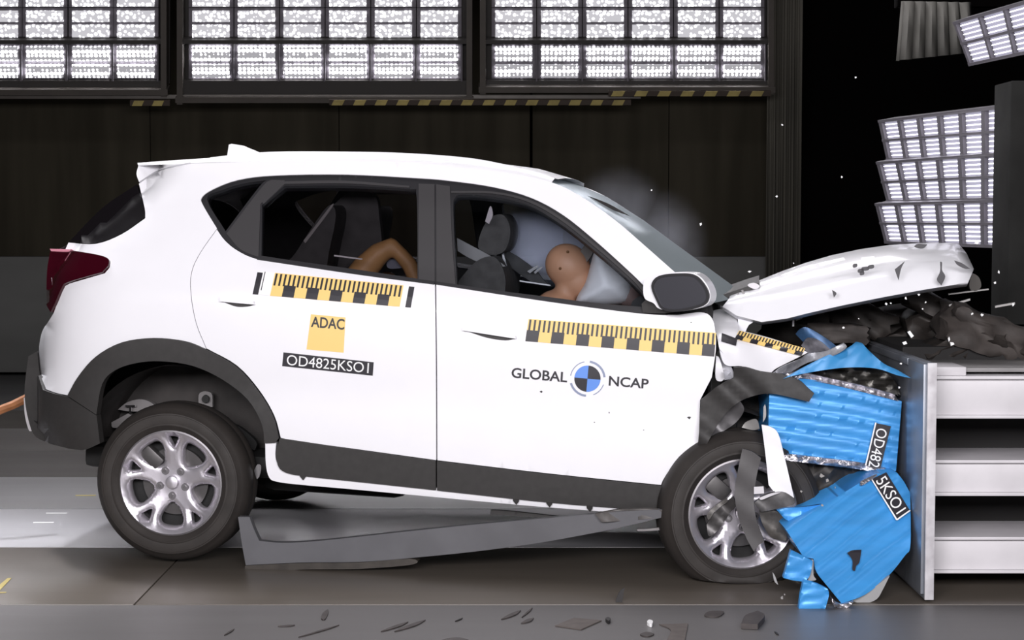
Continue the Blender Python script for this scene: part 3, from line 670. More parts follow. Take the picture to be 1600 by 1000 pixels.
def wheel(loc, rad, rot, side=-1, flat=0.0, yaw=0.0, full=True):
    hw = 0.105
    prof = [(0.222, -hw + 0.012), (0.232, -hw - 0.002), (0.246, -hw - 0.009), (0.249, -hw - 0.013), (0.254, -hw - 0.013), (0.257, -hw - 0.011), (0.275, -hw - 0.013), (0.292, -hw - 0.010), (0.294, -hw - 0.013), (0.299, -hw - 0.012), (0.301, -hw - 0.008), (rad - 0.022, -hw + 0.006), (rad - 0.006, -hw + 0.026), (rad, -hw + 0.06), (rad, -0.01), (rad - 0.004, 0.0), (rad, 0.01), (rad, hw - 0.06), (rad - 0.006, hw - 0.026), (rad - 0.022, hw - 0.006), (0.29, hw + 0.01), (0.23, hw), (0.222, hw - 0.012)]
    t = lathe_y('wheel', prof, RUBBER, car, 72)
    t.location = loc; t.rotation_euler = (0, 0, yaw)
    if flat:
        for v in t.data.vertices:
            if v.co.z < -flat: v.co.y += -0.03 * (1 if v.co.y < 0 else -1) * min(1, (-flat - v.co.z) / 0.03); v.co.z = -flat - 0.10 * (-flat - v.co.z)
    s = side
    lathe_y('rim_barrel', [(0.226, s * 0.098), (0.219, s * 0.100), (0.214, s * 0.09), (0.206, s * 0.06), (0.200, -s * 0.08)], ALLOYD, t, 48)
    if full:
        r_ = rim_mesh(t, rot, s * 0.094)
        lathe_y('hub_cap', [(0.0001, s * 0.088), (0.016, s * 0.0875), (0.026, s * 0.084), (0.0285, s * 0.078), (0.0285, s * 0.06)], ALLOY, t, 32)
        for k in range(5):
            a = R(-90 + 72 * k + rot); bm = bmesh.new()
            bmesh.ops.create_cone(bm, cap_ends=True, segments=6, radius1=0.010, radius2=0.008, depth=0.03, matrix=Matrix.Translation((0.058 * math.cos(a), s * 0.060, 0.058 * math.sin(a))) @ Matrix.Rotation(R(90), 4, 'X'))
            bmobj('lug_nut', bm, CHROME, t)
            bm = bmesh.new(); bmesh.ops.create_cone(bm, cap_ends=True, segments=16, radius1=0.0175, radius2=0.0165, depth=0.03, matrix=Matrix.Translation((0.058 * math.cos(a), s * 0.056, 0.058 * math.sin(a))) @ Matrix.Rotation(R(90), 4, 'X')); bmobj('lug_pocket', bm, ALLOYD, t)
        lathe_y('brake_disc', [(0.03, s * 0.03), (0.145, s * 0.03), (0.145, s * 0.01), (0.05, s * 0.01)], STEELD, t, 40)
        bm = bmesh.new(); box_bm(bm, (-0.10, s * 0.045, 0.095), (0.10, 0.05, 0.07), Matrix.Rotation(R(40), 4, 'Y'), 0.012); bmobj('brake_caliper', bm, STEELD, t)
        lathe_y('hub_back', [(0.0001, s * 0.0), (0.20, s * 0.0), (0.20, -s * 0.04)], DARK, t, 32)
    return t
rw = car_y(266, 755, -0.90)
RWL = Vector((rw.x, -0.80, rw.z)); wheel(RWL, 0.338, 0)
fw = car_y(1152, 803, -0.92)
FWL = Vector((fw.x, -0.82, fw.z)); 
fwz = (MC @ FWL).z
wheel(FWL, 0.335, 6, flat=fwz / math.cos(CPITCH) - 0.006, yaw=R(14))
wheel(Vector((RWL.x, 0.78, RWL.z)), 0.338, 10, side=1, full=False)
wheel(Vector((1.28, 0.78, (MCi @ Vector((0, 0, 0))).z + 0.335 + 1.28 * math.sin(CPITCH))), 0.33, 10, side=1, full=False)
# rear wheel well
def well(cx, cz, r, y0, y1, name, a0, a1):
    rows = []
    for k in range(25):
        a = R(a0 + (a1 - a0) * k / 24); rows.append([Vector((cx + r * math.cos(a), y, cz + r * math.sin(a))) for y in np.linspace(y0, y1, 5)])
    grid(name, rows, LINER, car, False, 0.0)
    V = [Vector((cx, y1, cz))] + [r_[-1] for r_ in rows]
    from_py('wheel_well_wall', V, [(0, i, i + 1) for i in range(1, 25)], LINER, car)
well(RWL.x, RWL.z + 0.06, 0.435, -0.83, -0.42, 'wheel_well', 0, 172)
well(FWL.x - 0.06, FWL.z + 0.05, 0.36, -0.80, -0.42, 'wheel_well', 70, 190)
def near_shell(name, pts, y, m, th=0.02, step=10, corner=False, noise=0.0, seed=1, par=None, slope=0.0, n=4):
    """torn piece: its outline at lateral position y (car space), crumpled by noise"""
    rs = np.random.RandomState(seed); k = rs.uniform(20, 60, (3, 2)); ph = rs.uniform(0, 6, 3)
    def fn(px, py, off):
        P = np.array([car_y(a, b, y) for a, b in zip(px, py)])
        if noise or slope:
            dy = sum(np.sin(P[:, 0] * k[i, 0] + P[:, 2] * k[i, 1] + ph[i]) for i in range(3)) * noise / 2 + slope * (np.asarray(py) - np.mean(py)) / 100
            P = np.array([car_y(a, b, y + d_) for a, b, d_ in zip(px, py, dy)])
        P[:, 1] -= off; return P
    return shell(name, fn, spline(pts, n), (), m, par or car, th, step, 4)
near_shell('bracket', [(184, 640, 1), (200, 628), (222, 624), (240, 632), (238, 642, 1), (205, 643)], -0.50, mat('bracket_grey', (0.20, 0.19, 0.19), 0.5, 0.3), 0.03)
near_shell('bracket', [(174, 660, 1), (200, 646, 1), (206, 652), (190, 668, 1), (176, 668)], -0.52, MATS['bracket_grey'], 0.03)
near_shell('bolt', [(196, 633), (211, 633), (211, 636), (205, 636), (205, 646), (202, 646), (202, 636), (196, 636)], -0.53, CHROME, 0.01, n=1)
near_shell('bracket', [(310, 634, 1), (312, 614), (330, 614), (332, 636, 1)], -0.50, MATS['bracket_grey'], 0.02)
near_shell('bracket_hole', [(315, 623), (320, 617), (326, 621), (325, 628), (318, 629)], -0.525, DARK, 0.01)
near_shell('bracket', [(355, 660, 1), (375, 668), (400, 690), (398, 704, 1), (375, 690)], -0.55, DARK, 0.03)
near_shell('cable_clip', [(397, 735, 1), (402, 726), (408, 728), (406, 742), (401, 748)], -0.80, CHROME, 0.01)
near_shell('tow_hook_cover', [(37, 622, 1), (41, 622), (45, 645), (50, 673, 1), (45, 672), (39, 650)], -0.42, WSTEEL, 0.02)
# underbody
span('floor_pan', -1.75, 1.25, -0.66, 0.66, 0.30, 0.40, DARK, car, 0.03)
span('fuel_tank', -1.0, -0.35, -0.45, 0.5, 0.21, 0.32, DARK, car, 0.05)
tube('rear_axle', [(RWL.x, -0.7, RWL.z), (RWL.x + 0.06, 0, RWL.z - 0.02), (RWL.x, 0.7, RWL.z)], 0.045, DARK, car, 12)
tube('exhaust_pipe', [(0.6, 0.1, 0.27), (-0.6, 0.15, 0.26), (-1.2, 0.35, 0.30), (-1.75, 0.45, 0.30)], 0.03, STEELD, car, 10)
# torn-off sill moulding hanging from the front
near_shell('sill_moulding', [(372, 808, 1), (390, 808, 1), (396, 825), (405, 845, 1), (440, 848), (500, 845), (640, 830), (760, 818), (900, 806), (960, 800), (1040, 796, 1), (1044, 806, 1), (980, 822), (900, 838), (830, 850), (740, 862), (640, 872), (560, 878), (470, 879), (384, 883, 1), (378, 850)], -0.945, mat('sill_moulding_grey', (0.14, 0.14, 0.15), 0.45, var=0.15), 0.035, 10, slope=0.06)
near_shell('sill_moulding_underside', [(383, 884, 1), (470, 880), (560, 879), (640, 873), (645, 882), (560, 889), (470, 890), (440, 896), (400, 906, 1), (380, 908, 1)], -0.93, mat('moulding_underside', (0.055, 0.047, 0.040), 0.5, 0.2, var=0.4, scale=14), 0.05, 8)
near_shell('torn_strip', [(767, 797, 1), (800, 799), (888, 809, 1), (850, 809), (766, 804, 1)], -0.7, PLAST, 0.02)
near_shell('torn_strip', [(995, 827, 1), (1015, 826), (1040, 823, 1), (1040, 828, 1), (1000, 830)], -0.9, MATS['bracket_grey'], 0.01)
near_shell('bent_sill_end', [(930, 803, 1), (970, 796), (1010, 795), (1042, 798, 1), (1046, 806, 1), (1000, 812), (940, 816, 1)], -0.965, mat('dirty_sill', (0.12, 0.11, 0.105), 0.6, var=0.4, scale=10), 0.03, 8, noise=0.02)
# ------------------------------------------------------------------ crushed front of the car
def fend(off0=0.0, amp=0.02, seed=3):
    rs = np.random.RandomState(seed); k = rs.uniform(-30, 30, (4, 2)); ph = rs.uniform(0, 6, 4)
    def fn(px, py, off):
        P = np.array([car_y(a, b, -0.86) for a, b in zip(px, py)])
        dy = sum(np.sin(P[:, 0] * k[i, 0] + P[:, 2] * k[i, 1] + ph[i]) for i in range(4)) * amp / 3
        dy += 0.30 * np.clip((545 - np.asarray(py)) / 60, 0, 1) ** 1.6 + 0.10 * np.clip((np.asarray(px) - 1150) / 120, 0, 1)
        P = np.array([car_y(a, b, -0.87 + d_) for a, b, d_ in zip(px, py, dy)]); P[:, 1] -= off0 + (off if np.ndim(off) == 0 else 0); 
        if np.ndim(off): P[:, 1] -= np.asarray(off)
        return P
    return fn
fe = shell('front_fender', fend(), spline([(1110, 487, 1), (1128, 483), (1146, 490), (1153, 505), (1154, 516, 1), (1195, 526), (1245, 542), (1262, 551, 1), (1240, 562), (1214, 575), (1205, 582, 1), (1180, 578), (1158, 572), (1140, 572), (1130, 566), (1124, 545), (1119, 520)], 4), (), PAINT, car, 0.02, 7, 4)
shell('torn_fender_edge', fend(0.02, 0.05, 7), spline([(1207, 583, 1), (1222, 572), (1250, 560), (1262, 552), (1290, 548), (1318, 535, 1), (1322, 543), (1300, 556), (1262, 566), (1228, 585), (1212, 590)], 4), (), mat('torn_silver', (0.55, 0.56, 0.60), 0.3, 0.5, var=0.5, scale=25, bump=0.5), car, 0.015, 6, 4)
ruler(fe, (1155, 516), (1258, 544), (1252, 556), (1148, 529), 9, (0.0, 1.0), lambda px, py, o: fend(0.008)(px, py, np.asarray(o)), 22)
shell('number_tag', fend(0.01), [(1128, 520), (1152, 529), (1150, 540), (1127, 533)], (), BLK, fe, 0.002, 6, 4)
near_shell('buckled_seam', [(1119, 556, 1), (1124, 560), (1130, 580), (1132, 592, 1), (1126, 596), (1118, 590)], -0.90, PAINT, 0.02, 6, noise=0.03)
near_shell('buckled_seam', [(1124, 545, 1), (1136, 560), (1146, 582), (1145, 592, 1), (1132, 594, 1), (1127, 570)], -0.86, mat('paint_shade_metal', (0.62, 0.62, 0.66), 0.4, 0.2), 0.02, 6, noise=0.04)
near_shell('inner_wing', [(1148, 486, 1), (1165, 497), (1178, 502), (1170, 508), (1164, 520, 1), (1154, 518), (1153, 500)], -0.70, MATS['paint_shade_metal'], 0.02, 6)
near_shell('arch_liner', [(1094, 627, 1), (1125, 605), (1160, 590), (1206, 600, 1), (1207, 660), (1196, 740), (1180, 765), (1140, 772), (1064, 800, 1), (1068, 770), (1083, 715), (1092, 690)], -0.60, PLAST, 0.02, 12, noise=0.03)
near_shell('front_arch_cladding', [(1095, 625, 1), (1122, 603), (1146, 591, 1), (1146, 574, 1), (1165, 574), (1190, 581), (1222, 585), (1248, 594), (1262, 606), (1272, 615, 1), (1264, 628, 1), (1240, 622), (1205, 615), (1180, 618), (1155, 628), (1132, 648), (1112, 680), (1102, 700), (1093, 722, 1), (1085, 720, 1), (1091, 690)], -0.93, PLAST, 0.03, 8, noise=0.012)
near_shell('torn_bracket', [(1103, 692, 1), (1108, 675), (1120, 656), (1138, 632), (1149, 620, 1), (1160, 632), (1162, 643), (1150, 660), (1130, 674), (1115, 681)], -0.87, mat('torn_bracket_grey', (0.15, 0.145, 0.15), 0.4, 0.5, var=0.3), 0.015, 8, noise=0.02)
near_shell('torn_bracket', [(1159, 668, 1), (1165, 660), (1178, 655), (1184, 658), (1187, 670, 1), (1176, 672)], -0.85, mat('torn_bracket_light', (0.30, 0.29, 0.28), 0.5, 0.3), 0.015, 8, noise=0.02)
near_shell('torn_bracket', [(1197, 612, 1), (1210, 613, 1), (1207, 622), (1202, 626, 1)], -0.84, MATS['torn_bracket_light'], 0.015, 6)
near_shell('torn_bracket', [(1193, 636, 1), (1196, 632), (1197, 650), (1192, 660, 1)], -0.86, MATS['torn_bracket_light'], 0.01, 6)
near_shell('bumper_fragment', [(1190, 664, 1), (1204, 667), (1216, 678), (1226, 715), (1241, 779, 1), (1212, 769), (1201, 758, 1), (1196, 710)], -0.985, PAINT, 0.02, 8, noise=0.006)
near_shell('hanging_liner_strip', [(1160, 701, 1), (1176, 706), (1189, 716, 1), (1182, 745), (1178, 780), (1182, 812), (1194, 846, 1), (1184, 853), (1178, 862, 1), (1166, 840), (1153, 806), (1148, 770), (1153, 735)], -1.0, mat('liner_strip', (0.060, 0.056, 0.057), 0.5), 0.02, 8, noise=0.004)
near_shell('broken_track_rod', [(1104, 820, 1), (1112, 806), (1132, 788), (1146, 778, 1), (1150, 790), (1140, 802), (1124, 826), (1108, 838)], -0.975, STEELD, 0.05, 7, noise=0.03)
near_shell('rod_collar', [(1104, 806, 1), (1112, 795), (1134, 780), (1137, 784, 1), (1118, 798), (1108, 812)], -0.985, mat('rod_grey', (0.20, 0.19, 0.18), 0.5, 0.3, var=0.5, scale=50), 0.03, 6, noise=0.02)
near_shell('headlamp_bracket', [(1178, 786, 1), (1195, 774), (1222, 768), (1242, 779, 1), (1240, 788), (1215, 795), (1190, 800, 1)], -0.99, mat('bracket_dark_grey', (0.11, 0.105, 0.105), 0.45, 0.3, var=0.4, scale=20), 0.03, 7, noise=0.02)
near_shell('headlamp_bracket', [(1186, 778, 1), (1205, 771), (1219, 770, 1), (1205, 775), (1190, 781)], -1.01, WSTEEL, 0.012, 6)
near_shell('headlamp_bracket', [(1178, 761, 1), (1193, 760, 1), (1194, 771, 1), (1178, 772, 1)], -1.01, WSTEEL, 0.012, 6)
near_shell('wheel_hub_carrier', [(1185, 790, 1), (1215, 800), (1232, 815), (1228, 845, 1), (1205, 840), (1190, 815)], -0.965, mat('hub_grey', (0.13, 0.12, 0.11), 0.6, 0.3, var=0.5, scale=18), 0.03, 7, noise=0.02)
# bonnet: tented sheet thrown up
HL = [(1131, 477), (1152, 491), (1190, 500.5), (1230, 495), (1262, 487), (1320, 474), (1380, 462), (1440, 451), (1490, 443), (1512, 440)]
HM = [(1140, 470), (1168, 466), (1200, 462), (1240, 455), (1280, 447), (1330, 437), (1385, 426), (1440, 418), (1498, 415), (1520, 424)]
HU = [(1146, 463), (1190, 441), (1225, 427), (1262, 414), (1300, 403), (1345, 393.5), (1390, 387), (1440, 384), (1480, 384), (1498, 386)]
rows = []
for a, b, c in zip(HL, HM, HU):
    p0, p1, p2 = car_y(*a, -0.74), car_y(*b, -0.66), car_y(*c, -0.15)
    q1 = p0.lerp(p1, 0.5) + Vector((0, -0.02, 0)); q2 = p1.lerp(p2, 0.5) + Vector((0, 0, 0.012))
    r = [p0 + Vector((0, 0.05, -0.01)), p0, q1, p1, q2, p2]; e = p2 + Vector((0, 0.4, -0.03)); g = p2 + Vector((0.0, 0.85, -0.10))
    rows.append(r + [e, g])
HOODM = mat('bonnet_paint', (0.80, 0.80, 0.83), 0.33, coat=0.4, var=0.03, bump=0.12, scale=3)
hood = grid('bonnet', rows, HOODM, car, False, 0.012)
def hood_patch(name, pts, yv, m, th=0.006):
    near_shell(name, pts, yv, m, th, 6, par=hood)
hood_patch('bonnet_tear', [(1398, 421, 1), (1414, 408, 1), (1408, 420), (1404, 438, 1)], -0.79, BLK)
hood_patch('bonnet_tear', [(1469, 409, 1), (1472, 410), (1472, 422), (1477, 432), (1471, 446, 1), (1464, 437), (1469, 424)], -0.79, BLK)
hood_patch('bonnet_tear', [(1300, 453, 1), (1307, 458), (1303, 465, 1)], -0.79, BLK)
hood_patch('bonnet_tear', [(1428, 385, 1), (1434, 381), (1449, 382, 1), (1443, 388), (1434, 388)], -0.60, BLK)
hood_patch('bonnet_slot', [(1491, 407, 1), (1503, 411), (1516, 420, 1), (1508, 420), (1496, 414)], -0.80, BLK)
hood_patch('bonnet_reinforcement', [(1278, 411, 1), (1318, 402, 1), (1321, 406, 1), (1281, 416, 1)], -0.60, WHT)
hood_patch('bonnet_sticker', [(1346, 402, 1), (1366, 400, 1), (1366, 412, 1), (1346, 413, 1)], -0.72, WHT)
for x, y, w in ((1345, 423, 4), (1352, 420, 5), (1361, 417, 4), (1347, 427, 3), (1336, 415, 3)):
    hood_patch('sticker_print', [(x - w, y - 2), (x + w, y - 3), (x + w, y + 2), (x - w, y + 3)], -0.76, BLK)
# scuttle, dashboard, firewall
near_shell('scuttle_panel', [(1105, 462, 1), (1130, 460), (1160, 450), (1186, 442, 1), (1170, 455), (1135, 480, 1), (1120, 475)], -0.55, PLAST, 0.9, 8)
for x, y in ((1143, 463), (1151, 459), (1158, 454)):
    near_shell('wiper_arm', [(x, y), (x + 3, y - 1), (x + 8, y + 9), (x + 5, y + 10)], -0.60, MATS['bracket_grey'], 0.02, 5, n=1)
near_shell('wiper_motor', [(1168, 446), (1178, 442), (1187, 447), (1180, 452)], -0.56, WSTEEL, 0.03, 5)
span('firewall', 1.02, 1.10, -0.70, 0.72, 0.35, 1.00, DARK, car, 0.02)
ENG = mat('engine_dark', (0.040, 0.033, 0.029), 0.6, 0.2, var=0.5, scale=14, bump=0.3)
ENG2 = mat('engine_brown_grey', (0.060, 0.050, 0.045), 0.7, 0.1, var=0.5, scale=9, bump=0.4)
def lump(name, c, s, m, seed, parent, sub=5, amp=0.4):
    bm = bmesh.new(); bmesh.ops.create_cube(bm, size=1.0); bmesh.ops.subdivide_edges(bm, edges=bm.edges[:], cuts=sub, use_grid_fill=True)
    rs = random.Random(seed)
    for v in bm.verts: v.co += Vector((rs.uniform(-1, 1), rs.uniform(-1, 1), rs.uniform(-1, 1))) * amp * 0.3
    bmesh.ops.transform(bm, matrix=Matrix.Translation(c) @ Matrix.Rotation(rs.uniform(-0.5, 0.5), 4, 'Y') @ Matrix.Diagonal((*s, 1)), verts=bm.verts[:])
    bmesh.ops.smooth_vert(bm, verts=bm.verts[:], factor=0.5, use_axis_x=True, use_axis_y=True, use_axis_z=True)
    return bmobj(name, bm, m, parent, True, 60)
for i, (nm, px, py, y, s, m) in enumerate((('engine_block', 1270, 520, 0.25, (0.45, 0.6, 0.22), ENG), ('battery', 1340, 495, 0.1, (0.30, 0.3, 0.14), ENG), ('air_box', 1380, 510, 0.25, (0.36, 0.3, 0.16), ENG2),
        ('radiator', 1440, 510, 0.2, (0.16, 0.8, 0.20), ENG), ('headlamp_unit', 1465, 482, -0.1, (0.30, 0.25, 0.10), ENG), ('front_carrier', 1500, 520, 0.1, (0.30, 0.7, 0.14), ENG2), ('hose_bundle', 1310, 520, -0.25, (0.25, 0.12, 0.08), ENG2), ('cooling_fan', 1400, 540, 0.1, (0.30, 0.2, 0.12), ENG))):
    lump(nm, car_y(px, py, y), s, m, i + 1, car)
near_shell('bonnet_latch', [(1240, 493, 1), (1248, 491), (1254, 497), (1244, 501, 1)], -0.5, MATS['bracket_grey'], 0.02, 4)
near_shell('bonnet_hinge', [(1238, 492), (1241, 492), (1241, 510), (1238, 510)], -0.5, WSTEEL, 0.01, 4, n=1)
near_shell('bonnet_stay', [(1277, 480), (1281, 479), (1288, 486), (1285, 488)], -0.5, WSTEEL, 0.01, 4, n=1)
for x0, y0, x1, y1, w in ((1483, 476, 1516, 468, 3), (1483, 488, 1505, 481, 3), (1482, 482, 1492, 478, 2), (1482, 459, 1545, 452, 2), (1555, 478, 1586, 474, 3)):
    near_shell('broken_grille_bar', [(x0, y0), (x1, y1 - w * 0.5), (x1, y1 + w * 0.5), (x0, y0 + w)], -0.45, MATS['torn_bracket_light'], 0.02, 6, n=1)
near_shell('headlamp_shell', [(1515, 440), (1520, 428), (1530, 434), (1533, 448), (1524, 455), (1516, 452)], -0.45, mat('headlamp_amber', (0.03, 0.022, 0.015), 0.5), 0.08, 6)
# blue crossbeam remnants lying over the bent fender
near_shell('bent_inner_wing', [(1243, 522, 1), (1250, 514), (1262, 512), (1290, 528), (1312, 545, 1), (1285, 548), (1262, 540)], -0.42, mat('wing_blue_grey', (0.05, 0.12, 0.25), 0.4, 0.4, var=0.5, scale=12), 0.02, 8, noise=0.02)
near_shell('bent_inner_wing', [(1252, 540, 1), (1262, 528), (1280, 532), (1296, 545, 1), (1300, 552), (1270, 556)], -0.50, mat('wing_silver', (0.42, 0.41, 0.46), 0.35, 0.5, var=0.6, scale=18), 0.02, 8, noise=0.03)
# ------------------------------------------------------------------ cabin
def cab(name, px0, py0, px1, py1, y0, y1, m, bev=0.03):
    a = car_y(px0, py1, y0); b = car_y(px1, py0, y0); return span(name, a.x, b.x, y0, y1, a.z, b.z, m, car, bev)
seat_pts = [(744, 392), (752, 352), (772, 336), (790, 340), (797, 362), (792, 386), (776, 397)]
def extr(name, pts, y0, y1, m, bev=0.03, n=4):
    near_shell(name, pts, y0, m, y1 - y0, 10, n=n)
extr('headrest', [(747, 386), (755, 355), (770, 338), (786, 336), (796, 352), (796, 374), (786, 394), (764, 398)], -0.52, -0.26, SEAT)
extr('front_seat_back', [(700, 560), (702, 470), (728, 425), (752, 404), (776, 404), (790, 440), (780, 500), (770, 560)], -0.62, -0.14, SEAT)
extr('front_seat_cushion', [(720, 560), (760, 545), (900, 555), (905, 600), (720, 610)], -0.62, -0.14, SEAT)
extr('headrest', [(747, 386), (755, 355), (770, 338), (786, 336), (796, 352), (796, 374), (786, 394), (764, 398)], 0.26, 0.52, SEAT)
extr('front_seat_back', [(700, 560), (702, 470), (728, 425), (752, 404), (776, 404), (790, 440), (780, 500), (770, 560)], 0.14, 0.62, SEAT)
for x in (772, 784): 
    near_shell('headrest_post', [(x, 396), (x + 3, 396), (x + 10, 424), (x + 6, 425)], -0.48, CHROME, 0.012, 6, n=1)
near_shell('seat_belt', [(714, 372, 1), (722, 376), (770, 402), (790, 416, 1), (770, 418), (735, 404), (715, 392, 1)], -0.60, GREYC, 0.006, 8)
near_shell('seat_belt', [(786, 388, 1), (810, 402), (838, 422, 1), (848, 436), (862, 448, 1), (830, 440), (790, 412, 1)], -0.36, INTER, 0.02, 8)
near_shell('belt_guide', [(758, 346, 1), (766, 322), (770, 336), (764, 350, 1)], -0.62, mat('belt_guide_pink', (0.30, 0.25, 0.26), 0.5), 0.01, 6)
near_shell('buckle_edge', [(824, 424, 1), (838, 415), (841, 417), (828, 427, 1)], -0.40, CHROME, 0.01, 5)
near_shell('buckle_edge', [(834, 425, 1), (845, 417), (847, 419), (836, 428, 1)], -0.40, CHROME, 0.01, 5)
extr('rear_seat_back', [(430, 560), (440, 430), (462, 395), (505, 330), (520, 322), (524, 345), (510, 420), (500, 560)], -0.60, 0.60, INTER)
near_shell('seat_edge_piping', [(474, 376, 1), (490, 356), (517, 321), (519, 324), (494, 358), (477, 380, 1)], -0.605, GREYC, 0.01, 6)
extr('rear_cushion', [(500, 560), (560, 470), (640, 480), (650, 560)], -0.60, 0.60, INTER)
extr('parcel_shelf', [(300, 420), (440, 412), (445, 440), (300, 450)], -0.60, 0.60, INTER)
extr('dashboard', [(985, 480), (1010, 462), (1060, 458), (1110, 468), (1100, 560), (1000, 560)], -0.68, 0.68, INTER)
near_shell('inner_sill_trim', [(522, 398, 1), (566, 404, 1), (566, 406, 1), (522, 400.5, 1)], -0.70, WSTEEL, 0.006, 6)
near_shell('inner_sill_trim', [(812, 438, 1), (860, 445, 1), (860, 447, 1), (812, 440, 1)], -0.66, WSTEEL, 0.006, 6)
near_shell('sun_visor', [(905, 395, 1), (922, 372), (932, 376), (926, 396), (915, 412, 1)], -0.45, mat('visor_grey', (0.14, 0.12, 0.11), 0.7), 0.05, 6)
def blob(name, pts, y, thick, m, parent, tilt=0.0, step=6):
    """inflated cushion: outline at y, bulging to both sides"""
    poly = spline(pts, 5); v, f = tri2d(poly, (), step, 4); D = dist_poly(v[:, 0], v[:, 1], poly); h = np.sqrt(np.clip(D / D.max(), 0, 1)) * thick
    P = np.array([car_y(a, b, y) for a, b in v]); A = P.copy(); A[:, 1] -= h; Bk = P.copy(); Bk[:, 1] += h + 0.004
    return _solid(name, A, Bk, f, m, parent, None, 80)
blob('airbag', [(900, 470), (915, 440), (925, 405), (932, 386), (950, 398), (975, 420), (990, 440), (985, 470), (950, 478), (920, 476)], -0.46, 0.13, BAG, car)
blob('steering_boss', [(965, 470), (968, 448), (985, 440), (1000, 452), (1000, 476), (980, 480)], -0.46, 0.06, mat('boss_brown', (0.22, 0.15, 0.14), 0.7), car)

# ================================================================== DUMMIES
def remeshed(name, parts, m, voxel, smooth_it=6):
    """parts: list of (points with radius) chains and ellipsoids fused into one continuous skin"""
    bm = bmesh.new()
    for kind, data in parts:
        if kind == 'chain':
            for i in range(len(data) - 1):
                (a, ra), (b, rb) = data[i], data[i + 1]; a, b = Vector(a), Vector(b); L = (b - a).length
                n = max(2, int(L / (min(ra, rb) * 0.35)))
                for s in range(n + 1):
                    t = s / n; bmesh.ops.create_icosphere(bm, subdivisions=2, radius=ra + (rb - ra) * t, matrix=Matrix.Translation(a.lerp(b, t)))
        else:
            c, s, rot = data; bmesh.ops.create_icosphere(bm, subdivisions=3, radius=1.0, matrix=Matrix.Translation(c) @ rot @ Matrix.Diagonal((*s, 1)))
    me = bpy.data.meshes.new(name); bm.to_mesh(me); bm.free(); o = bpy.data.objects.new(name, me); COL.objects.link(o)
    md = o.modifiers.new('r', 'REMESH'); md.mode = 'VOXEL'; md.voxel_size = voxel
    ms = o.modifiers.new('s', 'SMOOTH'); ms.iterations = smooth_it; ms.factor = 0.5
    me2 = bpy.data.meshes.new_from_object(o.evaluated_get(bpy.context.evaluated_depsgraph_get())); bpy.data.objects.remove(o); bpy.data.meshes.remove(me)
    for p in me2.polygons: p.use_smooth = True
    me2.materials.clear(); me2.name = name
    return link(name, me2, m)
YD = -0.42
hc = car_y(888, 418, YD); hr = 0.092
I = Matrix()
def hp(px, py, dy=0.0): return car_y(px, py, YD + dy)
tilt = Matrix.Rotation(R(38), 4, 'Y')
parts = [('ell', (hc + Vector((-0.004, 0, 0.008)), (0.102, 0.078, 0.096), tilt)), ('ell', (hp(902, 440), (0.062, 0.060, 0.075), tilt)), ('ell', (hp(911, 447), (0.035, 0.04, 0.030), tilt)),
         ('ell', (hp(926, 424), (0.016, 0.014, 0.024), tilt)),
         ('chain', [(hp(888, 440), 0.05), (hp(882, 462), 0.052), (hp(868, 485), 0.07)]),
         ('chain', [(hp(868, 490), 0.11), (hp(850, 540), 0.13), (hp(835, 600), 0.13)]),
         ('chain', [(hp(862, 495, -0.06), 0.07), (hp(868, 498, -0.17), 0.06), (hp(895, 545, -0.2), 0.046), (hp(945, 520, -0.14), 0.038), (hp(972, 505, -0.1), 0.034)]),
         ('chain', [(hp(862, 495, 0.06), 0.07), (hp(868, 498, 0.17), 0.06), (hp(895, 545, 0.2), 0.046), (hp(945, 520, 0.16), 0.038), (hp(972, 505, 0.12), 0.034)])]
for s in (-1, 1):
    parts.append(('chain', [(hp(835, 605, 0.09 * s), 0.09), (hp(960, 575, 0.11 * s), 0.07), (hp(1000, 680, 0.11 * s), 0.05), (hp(1020, 690, 0.11 * s), 0.045)]))
    for k in range(4):
        b = hp(972, 505, 0.11 * s + 0.018 * (k - 1.5)); parts.append(('chain', [(b, 0.012), (b + Vector((0.05, 0, 0.015)), 0.009), (b + Vector((0.065, 0, -0.02)), 0.008)]))
    b = hp(972, 503, 0.07 * s); parts.append(('chain', [(b, 0.012), (b + Vector((0.03, -0.01 * s, 0.03)), 0.009)]))
dm = remeshed('crash_test_dummy', parts, SKIN, 0.010, 5)
dm.matrix_world = MC
tag(dm, 'flesh-coloured crash-test dummy with its head bent into the airbag', 'dummy')
for x, y in ((886.5, 393.5), (875, 419.5)):
    c = car_y(x, y, YD - 0.082); bm = bmesh.new(); bmesh.ops.create_icosphere(bm, subdivisions=2, radius=0.006, matrix=Matrix.Translation(c + Vector((0, 0.014 if y < 400 else 0.006, 0)))); bmobj('head_screw', bm, mat('screw_brown', (0.16, 0.07, 0.02), 0.5), dm)
YC = -0.50
def ch(px, py, dy=0.0): return car_y(px, py, YC + dy)
parts = [('chain', [(ch(560, 440), 0.075), (ch(568, 422), 0.062), (ch(590, 398), 0.052), (ch(611, 384), 0.036), (ch(626, 398), 0.034), (ch(640, 414), 0.036), (ch(655, 450), 0.034), (ch(668, 452), 0.03)]),
         ('chain', [(ch(560, 445), 0.08), (ch(545, 480, 0.26), 0.11), (ch(540, 440, 0.32), 0.10), (ch(540, 410, 0.32), 0.06)]),
         ('chain', [(ch(560, 470, 0.25), 0.07), (ch(605, 440, 0.26), 0.05), (ch(640, 470, 0.26), 0.035)]),
         ('ell', (ch(540, 375, 0.32), (0.08, 0.07, 0.09), I)), ('ell', (ch(548, 382, 0.32), (0.05, 0.05, 0.06), I))]
cd = remeshed('child_dummy', parts, TAN, 0.010, 4); cd.matrix_world = MC
tag(cd, 'tan child-size test dummy with one bent limb showing in the rear window', 'dummy')
cs = empty('child_seat'); cs.matrix_world = MC  # child seat that holds the child dummy
